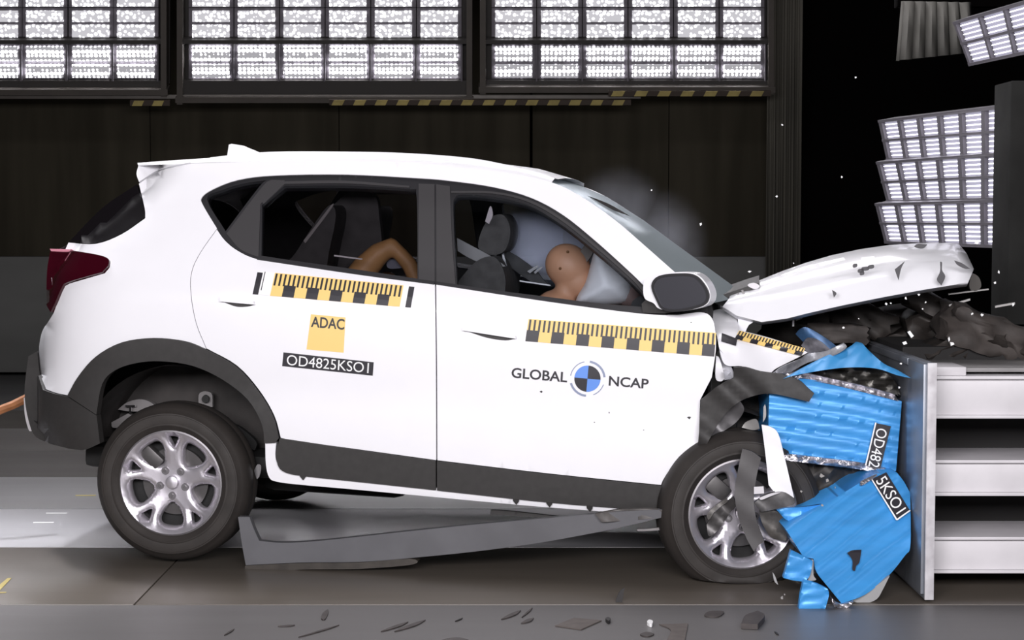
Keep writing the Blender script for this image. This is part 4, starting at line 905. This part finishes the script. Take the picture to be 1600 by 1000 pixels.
tag(cs, 'dark child seat behind the rear door window', 'child seat')
near_shell('seat_shell', [(480, 450), (490, 400), (510, 345), (530, 335), (545, 360), (530, 410), (535, 440), (640, 430), (650, 450), (640, 490), (490, 490)], -0.38, INTER, 0.42, 12, par=cs)
near_shell('side_wing', [(496, 412), (506, 345), (540, 304), (582, 302), (592, 335), (588, 408)], -0.40, INTER, 0.05, 10, par=cs)
near_shell('knee_cushion', [(604, 412), (612, 402), (622, 398), (632, 404), (636, 416), (610, 420)], -0.47, mat('cushion_blue_grey', (0.13, 0.14, 0.18), 0.8), 0.12, 6, par=cs)

# ================================================================== SMOKE
def smoke(name, ells, dens, col, label):
    bm = bmesh.new()
    lo = [min(c[i] - s[i] for c, s in ells) for i in range(3)]; hi = [max(c[i] + s[i] for c, s in ells) for i in range(3)]
    box_bm(bm, [(a + b) / 2 for a, b in zip(lo, hi)], [b - a for a, b in zip(lo, hi)])
    m = bpy.data.materials.new(name); m.use_nodes = True; nt = m.node_tree; N = nt.nodes; L = nt.links; N.remove(N['Principled BSDF'])
    vo = N.new('ShaderNodeVolumePrincipled'); vo.inputs['Color'].default_value = (*col, 1); vo.inputs['Density'].default_value = dens; vo.inputs['Anisotropy'].default_value = -0.4
    L.new(vo.outputs[0], N['Material Output'].inputs['Volume'])
    tc = N.new('ShaderNodeTexCoord')
    # density falls off towards the rim of the puff and is broken up by noise
    acc = None
    for c, s in ells:
        mp = N.new('ShaderNodeMapping'); mp.vector_type = 'POINT'; mp.inputs['Location'].default_value = tuple(-c[i] / s[i] for i in range(3)); mp.inputs['Scale'].default_value = tuple(1 / q for q in s)
        ln = N.new('ShaderNodeVectorMath'); ln.operation = 'LENGTH'; L.new(tc.outputs['Object'], mp.inputs[0]); L.new(mp.outputs[0], ln.inputs[0])
        mr = N.new('ShaderNodeMapRange'); mr.interpolation_type = 'SMOOTHSTEP'; mr.inputs[1].default_value = 0.98; mr.inputs[2].default_value = 0.15; mr.inputs[3].default_value = 0; mr.inputs[4].default_value = 1
        L.new(ln.outputs['Value'], mr.inputs[0])
        if acc is None: acc = mr.outputs[0]
        else:
            mx = N.new('ShaderNodeMath'); mx.operation = 'MAXIMUM'; L.new(acc, mx.inputs[0]); L.new(mr.outputs[0], mx.inputs[1]); acc = mx.outputs[0]
    nz = N.new('ShaderNodeTexNoise'); nz.inputs['Scale'].default_value = 5.0; nz.inputs['Detail'].default_value = 2; L.new(tc.outputs['Object'], nz.inputs['Vector'])
    nr = N.new('ShaderNodeMapRange'); nr.inputs[1].default_value = 0.35; nr.inputs[2].default_value = 0.7; nr.inputs[3].default_value = 0.35; nr.inputs[4].default_value = 1.5; L.new(nz.outputs['Fac'], nr.inputs[0])
    m1 = N.new('ShaderNodeMath'); m1.operation = 'MULTIPLY'; L.new(acc, m1.inputs[0]); L.new(nr.outputs[0], m1.inputs[1])
    m2 = N.new('ShaderNodeMath'); m2.operation = 'MULTIPLY'; L.new(m1.outputs[0], m2.inputs[0]); m2.inputs[1].default_value = dens; L.new(m2.outputs[0], vo.inputs['Density'])
    o = bmobj(name, bm, m); o['kind'] = 'stuff'; o['label'] = label; o['category'] = 'smoke'; return o
def wp(px, py, y): return MC @ car_y(px, py, y)
smoke('airbag_smoke', [(wp(965, 335, 0.25), (0.26, 0.34, 0.26)), (wp(1035, 385, 0.25), (0.24, 0.34, 0.30))], 0.55, (0.85, 0.88, 1.0), 'blue-grey airbag smoke drifting up over the windscreen')
smoke('cabin_smoke', [(wp(872, 370, -0.12), (0.34, 0.34, 0.25))], 12.0, (0.80, 0.82, 1.0), 'blue-grey smoke filling the front of the cabin')
# ================================================================== BARRIER
XP = 1.586
bar = empty('crash_barrier', (XP, 6.72, 0)); tag(bar, 'steel crash barrier with an upright plate and three white beams at the right', 'barrier')
def bspan(name, x0, x1, y0, y1, z0, z1, m, par=None, bev=0.004):
    o = span(name, x0, x1, y0, y1, z0, z1, m, None, bev); o.data.transform(Matrix.Translation(-Vector(bar.location))); o.parent = par or bar; return o
ztop = at_Y(1450, 568, 6.72).z
pl = bspan('face_plate', XP, XP + 0.034, 6.725, 7.95, 0.012, ztop, STEELP, None, 0.003)
bspan('plate_edge', XP + 0.001, XP + 0.036, 6.715, 6.726, 0.010, ztop + 0.002, CHIP, pl, 0.002)
bspan('plate_rim', XP - 0.012, XP + 0.001, 6.73, 7.00, 0.03, ztop - 0.004, STEELP, pl, 0.003)
bspan('plate_rim', XP - 0.012, XP + 0.001, 7.01, 7.94, ztop - 0.03, ztop - 0.004, STEELP, pl, 0.003)
for i, (yt, yb) in enumerate(((588, 654), (719, 775), (839, 896))):
    z1, z0 = at_Y(1500, yt, 6.85).z, at_Y(1500, yb, 6.85).z; bm = bmesh.new(); x0, x1 = XP + 0.036, 5.2; xm = (x0 + x1) / 2; L = x1 - x0
    box_bm(bm, (xm, 7.03, z1 - 0.006), (L, 0.36, 0.012), None, 0.002); box_bm(bm, (xm, 7.03, z0 + 0.006), (L, 0.36, 0.012), None, 0.002); box_bm(bm, (xm, 6.885, (z0 + z1) / 2), (L, 0.014, z1 - z0 - 0.02), None, 0.002)
    bmesh.ops.translate(bm, vec=-Vector(bar.location), verts=bm.verts[:]); bmobj('beam', bm, WSTEEL, bar)
zt = at_Y(1500, 588, 6.85).z
bspan('top_plate', XP + 0.10, 5.2, 6.90, 7.30, zt + 0.012, zt + 0.028, mat('grey_plate', (0.25, 0.24, 0.24), 0.5, var=0.3), None, 0.002)
bspan('top_plate', XP + 0.04, XP + 0.19, 6.88, 7.1, zt + 0.0, zt + 0.034, WSTEEL, None, 0.004)
bspan('support_block', XP + 0.036, 5.2, 7.32, 9.0, 0.0, ztop + 0.02, mat('black_block', (0.006, 0.005, 0.005), 0.8), None, 0.01)
for i, (px, py) in enumerate(((1440, 745), (1425, 905), (1475, 887))):
    pass
# deformable face: blue sheet around aluminium honeycomb, crumpled in the impact
blk = empty('deformable_block', (1.35, 6.75, 0)); tag(blk, 'crumpled blue deformable barrier block pressed between car and steel plate', 'barrier block')
BL = -Vector(blk.location)
def wsheet(name, pts, Y, m, th=0.02, step=6, ang=None, amp=0.0, freq=0.5, seed=1, par=None, leanx=0.0, leany=0.0, n=4, bstep=4, cen=None):
    """crumpled sheet in the world: outline at depth Y, pleats along direction ang (degrees in the picture)"""
    rs = np.random.RandomState(seed); ph = rs.uniform(0, 6.28, 6); cx = np.mean([p[0] for p in pts]); cy = np.mean([p[1] for p in pts])
    if cen: cx, cy = cen
    def fn(px, py, off):
        px = np.asarray(px); py = np.asarray(py); d = ray(px, py); dd = np.zeros(len(px)) + leanx * (px - cx) / 100 + leany * (py - cy) / 100
        if ang is not None:
            a = R(ang); v = -(px - cx) * math.sin(a) + (py - cy) * math.cos(a); u = (px - cx) * math.cos(a) + (py - cy) * math.sin(a)
            w = v + 1.6 * np.sin(u * 0.021 + ph[0]) + 0.5 * np.sin(u * 0.06 + ph[1])
            s = np.sin(w * freq + ph[2]) + 0.6 * np.sin(w * freq * 0.43 + ph[3]) + 0.4 * np.sin(w * freq * 1.9 + ph[4] + u * 0.02)
            dd = dd + amp * s
        elif amp: dd = dd + amp * (np.sin(px * 0.13 + ph[0]) + np.sin(py * 0.17 + px * 0.05 + ph[1]) + 0.5 * np.sin(px * 0.31 + py * 0.27 + ph[2]))
        W = ORG + d * ((Y + dd) / d[:, 1])[:, None]; W[:, 1] -= np.asarray(off); return W + np.array(BL)
    o = shell(name, fn, spline(pts, n), (), m, par or blk, th, step, bstep, angle=60)
    return o, fn
ub, ubf = wsheet('upper_block', [(1203, 596, 1), (1255, 592), (1290, 598), (1340, 610), (1409, 627, 1), (1406, 665), (1400, 736, 1), (1340, 727), (1290, 721), (1222, 712, 1), (1200, 700, 1), (1201, 650)], 7.10, BLUE, 0.6, 4.5, 9.5, 0.004, 0.36, 5)
wsheet('honeycomb_edge', [(1212, 584, 1), (1255, 583), (1300, 592), (1350, 603), (1398, 616, 1), (1404, 627, 1), (1350, 613), (1300, 601), (1255, 593), (1215, 591, 1)], 7.10, HONEY, 0.4, 4, 12, 0.006, 0.8, 2)
wsheet('crushed_honeycomb', [(1242, 587, 1), (1290, 578), (1330, 574.5), (1368, 577), (1396, 592), (1410, 626, 1), (1398, 616), (1350, 603), (1300, 592), (1260, 584)], 7.16, mat('crushed_olive_metal', (0.10, 0.095, 0.085), 0.4, 0.6, var=0.6, scale=16, stretch=(1, 1, 4)), 0.4, 5, 12, 0.012, 0.5, 4)
wsheet('honeycomb_edge', [(1224, 708, 1), (1290, 716), (1340, 722), (1384, 731, 1), (1380, 740, 1), (1340, 733), (1290, 727), (1224, 719, 1)], 7.085, HONEY, 0.5, 4, 8, 0.006, 0.8, 8)
wsheet('crumpled_underlay', [(1222, 718, 1), (1300, 728), (1400, 738), (1412, 745, 1), (1330, 775), (1250, 812), (1232, 800, 1), (1236, 770)], 7.16, mat('underlay_dark', (0.045, 0.041, 0.038), 0.55, 0.3, var=0.4, scale=8, bump=0.3), 0.4, 8, None, 0.015, seed=4)
ts, tsf = wsheet('cladding_sheet', [(1224, 592, 1), (1240, 587), (1289, 578), (1330, 574), (1370, 576), (1401, 586), (1424, 591, 1), (1402, 578), (1381, 568), (1359, 549), (1347, 536, 1), (1338, 534, 1), (1324, 544), (1296, 554), (1275, 564), (1250, 577)], 7.06, mat('barrier_blue_sheet', (0.055, 0.30, 0.64), 0.35, 0.1), 0.006, 6, None, 0.003, seed=9, leany=-0.35, leanx=-0.05)
LK = dict(leany=-0.15, cen=(1330, 840)); YL = 6.83
lb, lbf = wsheet('lower_block', [(1227, 826, 1), (1242, 814), (1292, 786), (1331, 762), (1368, 740, 1), (1388, 739), (1401, 738, 1), (1412, 752), (1422, 770, 1), (1423, 812), (1422, 856), (1414, 868), (1388, 900), (1352, 929), (1315, 943, 1), (1293, 916), (1276, 894), (1271, 873, 1), (1255, 870, 1), (1240, 846)], YL, BLUE, 0.6, 4.5, -36, 0.004, 0.27, 11, **LK)
wsheet('torn_flap', [(1214, 797, 1), (1228, 794), (1258, 792), (1292, 787, 1), (1262, 806), (1243, 816, 1), (1228, 812)], 6.93, BLUE, 0.02, 6, -10, 0.006, 0.5, 3)
wsheet('torn_flap', [(1236, 860, 1), (1254, 869), (1270, 877, 1), (1266, 898), (1258, 909, 1), (1240, 907), (1224, 903, 1)], 6.72, BLUE, 0.03, 6, 10, 0.004, 0.4, 6)
wsheet('torn_flap', [(1256, 907, 1), (1275, 912), (1294, 921, 1), (1295, 931), (1289, 953, 1), (1268, 954), (1248, 952, 1), (1251, 929)], 6.615, BLUE, 0.03, 5, 5, 0.003, 0.9, 7)
wsheet('curled_end', [(1297, 930, 1), (1306, 941), (1316, 944), (1334, 940, 1), (1326, 949), (1314, 955), (1304, 948)], 6.62, HONEY, 0.02, 4, 20, 0.006, 0.5, 3)
wsheet('backing_sheet', [(1330, 938, 1), (1354, 926), (1390, 900, 1), (1380, 920), (1370, 936), (1352, 943), (1338, 941)], 6.72, mat('pale_sheet', (0.33, 0.33, 0.33), 0.5, 0.2), 0.02, 6)
wsheet('torn_edge', [(1266, 876, 1), (1271, 876), (1271, 898), (1275, 906), (1262, 908, 1), (1266, 892)], 6.74, MATS['pale_sheet'], 0.01, 5)
wsheet('torn_edge', [(1345, 752, 1), (1366, 742), (1370, 743), (1350, 757), (1344, 758)], YL - 0.02, HONEY, 0.006, 5, **LK)
wsheet('torn_patch', [(1324, 864, 1), (1332, 860), (1346, 859, 1), (1343, 878), (1338, 884), (1336, 892, 1), (1332, 890), (1332, 876)], YL - 0.014, BLK, 0.004, 5, **LK)
def flatf(Y, leany=0.0, cen=(0, 0)):
    def fn(px, py, off):
        px = np.asarray(px); py = np.asarray(py); d = ray(px, py); W = ORG + d * ((Y + leany * (py - cen[1]) / 100) / d[:, 1])[:, None]; W[:, 1] -= off; return W + np.array(BL)
    return fn
wsheet('number_plate', [(1369, 661, 1), (1392, 666, 1), (1376, 731, 1), (1353, 727, 1)], 7.086, BLK, 0.003, 8, par=ub, n=1)
wsheet('plate_border', [(1367.5, 660, 1), (1369.5, 660.4, 1), (1353.5, 728, 1), (1351.5, 727.5, 1)], 7.085, WHT, 0.003, 8, par=ub, n=1)
lettering('number_lettering', 'OD482', (1370.5, 668), (1356.5, 728), (1387, 672), flatf(7.082), WHT, ub, 0.0)
wsheet('number_plate', [(1362, 749, 1), (1385, 738, 1), (1422, 798, 1), (1401, 812, 1)], YL - 0.014, BLK, 0.003, 8, par=lb, n=1, **LK)
for q in ([(1361, 748.5, 1), (1363, 748.5, 1), (1402, 811, 1), (1400.5, 813, 1)], [(1421, 797, 1), (1423, 798, 1), (1402, 813, 1), (1401, 811, 1)]):
    wsheet('plate_border', q, YL - 0.015, WHT, 0.003, 8, par=lb, n=1, **LK)
lettering('number_lettering', '5KSO1', (1368, 752), (1401, 804), (1383, 742), flatf(YL - 0.019, **LK), WHT, lb, 0.0)
# ================================================================== LOOSE DEBRIS
def wthing(name, pts, Y, m, label, cat, group=None, th=0.006, amp=0.0, n=4, seed=1, base_dY=0.0):
    P0 = at_Y(np.mean([p[0] for p in pts]), np.mean([p[1] for p in pts]), Y); rs = np.random.RandomState(seed); ph = rs.uniform(0, 6, 3)
    def fn(px, py, off):
        d = ray(np.asarray(px), np.asarray(py)); W = ORG + d * ((Y + amp * np.sin(np.asarray(px) * 0.5 + np.asarray(py) * 0.4 + ph[0])) / d[:, 1])[:, None]; W[:, 1] -= off; return W - np.array(P0)
    o = shell(name, fn, spline(pts, n), (), m, None, th, 6, 3); o.location = P0
    return tag(o, label, cat, group)
def gthing(name, pts, m, label, cat, group=None, th=0.004, n=4, z=0.001):
    """flat scrap lying on the floor"""
    P0 = at_z(np.mean([p[0] for p in pts]), np.mean([p[1] for p in pts]), 0)
    def fn(px, py, off):
        d = ray(np.asarray(px), np.asarray(py)); W = ORG + d * ((z + th - CH) / d[:, 2])[:, None]; W[:, 2] += off; return W - np.array(P0)
    o = shell(name, fn, spline(pts, n), (), m, None, th, 8, 3); o.location = P0
    return tag(o, label, cat, group)
SCR = mat('scrap_grey_brown', (0.060, 0.050, 0.048), 0.6, var=0.3, scale=20)
SCR2 = mat('scrap_light_brown', (0.105, 0.088, 0.080), 0.65, var=0.2, scale=20)
SCR3 = mat('scrap_dark', (0.022, 0.020, 0.020), 0.6)
def leaf(x0, y0, x1, y1, w):
    dx, dy = x1 - x0, y1 - y0; L = math.hypot(dx, dy); nx, ny = -dy / L * w, dx / L * w * 0.5
    return [(x0, y0, 1), (x0 + dx * 0.3 + nx * 0.7, y0 + dy * 0.3 + ny * 0.7), (x0 + dx * 0.7 + nx, y0 + dy * 0.7 + ny), (x1, y1, 1), (x0 + dx * 0.65 - nx * 0.6, y0 + dy * 0.65 - ny * 0.6), (x0 + dx * 0.3 - nx * 0.5, y0 + dy * 0.3 - ny * 0.5)]
gthing('floor_scrap', [(867, 977, 1), (897, 965, 1), (940, 969, 1), (908, 983, 1)], SCR2, 'large pale brown rhombus of sheet lying on the front floor', 'debris', 'scraps on the front floor')
gthing('floor_scrap', leaf(783, 967, 814, 953, 5), SCR, 'grey leaf-shaped scrap on the floor left of the pale brown rhombus', 'debris', 'scraps on the front floor')
gthing('floor_scrap', leaf(814, 973, 834, 965, 5), SCR, 'small grey oval scrap closest to the left of the brown rhombus', 'debris', 'scraps on the front floor')
gthing('floor_scrap', leaf(815, 964, 832, 949, 2), SCR, 'narrow grey splinter pointing at the floor seam near the rhombus', 'debris', 'scraps on the front floor')
gthing('floor_scrap', leaf(595, 986, 638, 971, 4), SCR, 'thin tapering grey scrap beside the club-shaped one', 'debris', 'scraps on the front floor')
gthing('floor_scrap', leaf(616, 986, 665, 968, 5), SCR, 'club-shaped dark scrap on the front floor below the rear door', 'debris', 'scraps on the front floor')
gthing('floor_scrap', leaf(466, 995, 530, 976, 2), SCR, 'long thin stick-like scrap at the bottom edge of the photo', 'debris', 'scraps on the front floor')
gthing('floor_scrap', [(502, 966), (504, 958), (512, 952), (513, 957), (508, 967)], SCR, 'small upright-looking grey chip above the long thin stick', 'debris', 'scraps on the front floor')
gthing('floor_scrap', leaf(434, 978, 461, 976, 2), SCR, 'short flat dark scrap farthest left on the front floor', 'debris', 'scraps on the front floor')
gthing('floor_scrap', leaf(711, 970, 723, 965, 1.2), SCR3, 'tiny dark splinter between the club-shaped scrap and the leaf-shaped one', 'debris', 'scraps on the front floor')
gthing('floor_scrap', [(688, 1001), (700, 997), (718, 996), (733, 1000), (732, 1006), (690, 1006)], SCR, 'dark rounded scrap cut off by the bottom edge of the photo', 'debris', 'scraps on the front floor')
gthing('floor_scrap', [(1030, 975, 1), (1075, 974, 1), (1070, 1000, 1), (1042, 1000, 1), (1048, 984)], SCR2, 'brown folded sheet at the bottom edge below the front wheel', 'debris', 'scraps on the front floor')
gthing('floor_scrap', [(1158, 974, 1), (1165, 961), (1184, 954, 1), (1195, 961), (1184, 975, 1)], SCR, 'curled dark scrap with a white corner below the blue block', 'debris', 'scraps on the front floor', 0.02)
gthing('floor_scrap', [(1000, 991), (1010, 987), (1022, 990), (1012, 994)], SCR, 'small oval scrap left of the brown folded sheet', 'debris', 'scraps on the front floor')
gthing('floor_scrap', [(1011, 972), (1014, 968), (1020, 970), (1018, 975)], WHT, 'small white chip on the floor above the brown folded sheet', 'debris', 'scraps on the front floor', 0.012)
gthing('floor_scrap', leaf(1210, 986, 1217, 991, 2), SCR3, 'tiny black curl lying below the blue block', 'debris', 'scraps on the front floor')
gthing('floor_scrap', [(946, 966), (950, 964), (954, 966), (951, 970)], SCR3, 'small black ring-like chip right of the brown rhombus', 'debris', 'scraps on the front floor', 0.012)
gthing('floor_scrap', [(1101, 962), (1108, 955), (1131, 955), (1122, 963)], SCR, 'faint dark scrap on the floor seam under the front tyre', 'debris', 'scraps on the front floor')
gthing('floor_scrap', leaf(350, 992, 366, 982, 2), SCR, 'dim splinter on the front floor below the rear tyre', 'debris', 'scraps on the front floor')
wthing('bent_strip', [(966, 955, 1), (962, 940), (968, 925), (976, 918, 1), (974, 930), (972, 944), (975, 955)], 6.72, SCR3, 'small black bent strip standing on the track before the front wheel', 'debris')
wthing('pale_sliver', [(1207, 894, 1), (1211, 900), (1216, 914, 1), (1210, 908)], 6.78, MATS['pale_sheet'], 'pale sliver of metal standing left of the torn blue flaps', 'debris')
YT = mat('floor_tape_yellow', (0.45, 0.36, 0.10), 0.5)
gthing('floor_tape', [(-6, 918, 1), (12, 903, 1), (18, 903, 1), (0, 922, 1), (-6, 924, 1)], YT, 'yellow tape mark on the floor at the left edge', 'tape', None, 0.001)
gthing('floor_tape', [(-20, 925, 1), (10, 924.6, 1), (10, 926, 1), (-20, 926.5, 1)], YT, 'thin yellow line on the floor below the yellow tape mark', 'tape', None, 0.001)
gthing('floor_streak', [(118, 773.2, 1), (150, 773, 1), (150, 774.5, 1), (118, 774.8, 1)], YT, 'faint yellow streak on the floor left of the rear tyre', 'tape', None, 0.001)
gthing('floor_streak', [(52, 815.5, 1), (84, 815.5, 1), (84, 817, 1), (52, 817, 1)], WHT, 'short white streak on the floor, lower of two', 'tape', None, 0.001)
gthing('floor_streak', [(72, 801, 1), (105, 801, 1), (105, 802.2, 1), (72, 802.2, 1)], WHT, 'short white streak on the floor, upper of two', 'tape', None, 0.001)
# chips thrown up in the crash
def chip(x, y, s, seed):
    r = random.Random(seed); a0 = r.uniform(0, 6); return [(x + s * r.uniform(0.25, 1.0) * math.cos(a0 + k * 6.283 / 4), y + s * r.uniform(0.25, 1.0) * math.sin(a0 + k * 6.283 / 4)) for k in range(4)]
CH1 = ((1095, 350, 4, 'white chip in mid-air right of the windscreen'), (1222, 195, 2.5, 'white chip floating before the olive curtain, the upper one'), (1018, 297, 1.8, 'white speck floating over the smoke above the windscreen'), (1171, 424, 4, 'silvery chip hovering over the rear end of the bonnet'), (1315, 277, 2.5, 'pale chip floating in the black opening left of the lamp panels'), (1337, 121, 2, 'tiny pale speck high up in the black opening'), (1214, 307, 3, 'white chip floating before the olive curtain, the lower one'), (1240, 411, 1.8, 'tiny pale speck just above the bonnet below the curtain'))
for i, (x, y, sz, lab) in enumerate(CH1): wthing('flying_chip', chip(x, y, sz, i), 6.9, WHT, lab, 'debris', 'chips flying above the bonnet', 0.004, n=1)
CH2 = ((1385, 475, 2.5, 'left one of two touching specks under the middle of the bonnet'), (1392, 474, 2, 'right one of two touching specks under the middle of the bonnet'), (1415, 466, 3.5, 'white splinter close under the bonnet edge below its left dark tear'), (1436, 460, 3, 'white splinter right under the bonnet edge between its dark tears'), (1447, 472, 3, 'white splinter hanging a little under the bonnet below its right dark tear'),
  (1442, 483, 3, 'lowest splinter of the small cluster under the bonnet between its tears'), (1414, 536, 5, 'white flake just above the top edge of the steel plate'), (1488, 537, 7, 'big white flake over the barrier right of the steel plate'), (1483, 530, 4, 'small flake touching the big white flake over the barrier'), (1519, 490, 4, 'left of two pale chips on the dark wreckage'), (1534, 492, 3.5, 'right of two pale chips on the dark wreckage'),
  (1527, 380, 5, 'white scrap at the lower edge of the lowest stacked lamp panel'), (1561, 425, 3, 'white splinter beside the column, the upper of two'), (1555, 442, 2.5, 'pale speck beside the column, the lower of two'), (1342, 498, 1.6, 'tiny speck in the dark engine bay under the bonnet'), (1318, 512, 2.5, 'pale chip in the dark above the bent blue-grey wing'), (1408, 568, 2.5, 'white speck before the steel plate right of the blue peaked sheet'),
  (1583, 476, 3, 'pale chip before the column at the right edge'), (1405, 605, 3, 'white splinter at the top right corner of the upper blue block'))
for i, (x, y, sz, lab) in enumerate(CH2): wthing('flying_chip', chip(x, y, sz, i + 40), 6.7 if x < 1450 else 6.85, WHT, lab, 'debris', 'splinters flying around the crushed front', 0.006, n=1)
CH3 = ((846, 612, 3, 'black splinter before the front door below the left-hand lettering'), (952, 645, 2, 'black speck before the front door below the right-hand lettering'), (929, 660, 1.5, 'tiniest black speck before the front door, below the roundel'), (1077, 652, 4, 'largest black splinter before the front door, near its front edge'), (1006, 672, 2, 'lowest black speck before the front door'), (1080, 504, 2, 'black dot under the door mirror'))
for i, (x, y, sz, lab) in enumerate(CH3): wthing('flying_chip', chip(x, y, sz, i + 80), 6.75, SCR3, lab, 'debris', 'black splinters before the front door', 0.004, n=1)
CH4 = ((1283, 744, 6, 'grey metal scrap in the gap between the two blue blocks, the biggest there'), (1293, 751, 4, 'grey scrap touching the biggest one between the blue blocks'), (1252, 768, 2.5, 'small grey chip right of the white bumper fragment'), (1305, 762, 2, 'small grey chip on the top edge of the lower blue block'), (1285, 790, 3, 'pale chip at the torn left corner of the lower blue block'), (1222, 934, 4, 'grey scrap on the floor left of the lowest blue flap'), (1226, 929, 2, 'tiny chip beside the grey scrap left of the lowest blue flap'))
for i, (x, y, sz, lab) in enumerate(CH4): wthing('flying_chip', chip(x, y, sz, i + 120), 6.8 if y < 900 else 6.64, MATS['torn_bracket_light'], lab, 'debris', 'grey scraps near the blue block', 0.006, n=1)
wthing('long_splinter', [(1418, 519, 1), (1422, 517), (1428, 525), (1424, 528, 1)], 6.75, WHT, 'white oblong splinter in the dark gap above the steel plate', 'debris', None, 0.006, n=1)
# dark wreckage lying on the barrier
for i, (x, y, s, lab) in enumerate(((1535, 520, (0.34, 0.3, 0.16), 'dark brown crumpled bumper piece lying on top of the barrier'), (1590, 535, (0.30, 0.3, 0.10), 'dark crushed plastic piece on the barrier at the right edge'), (1470, 548, (0.20, 0.25, 0.10), 'black crumpled piece behind the top edge of the steel plate'))):
    c = at_Y(x, y, 7.45); o = lump('wreckage', (0, 0, 0), s, ENG2 if i < 1 else ENG, 30 + i, None, 6, 0.5); o.location = c; tag(o, lab, 'wreckage', 'wreckage on the barrier')
# towing strap at the back of the car
a = wp(38, 622, -0.2); tag(tube('tow_strap', [at_Y(-60, 668, a.y - 0.1), at_Y(0, 641, a.y - 0.05), at_Y(22, 632, a.y), at_Y(50, 618, a.y + 0.05)], 0.021, mat('strap_orange', (0.38, 0.15, 0.055), 0.7, var=0.3, scale=20), None, 8), 'orange towing strap running into the rear bumper', 'strap')
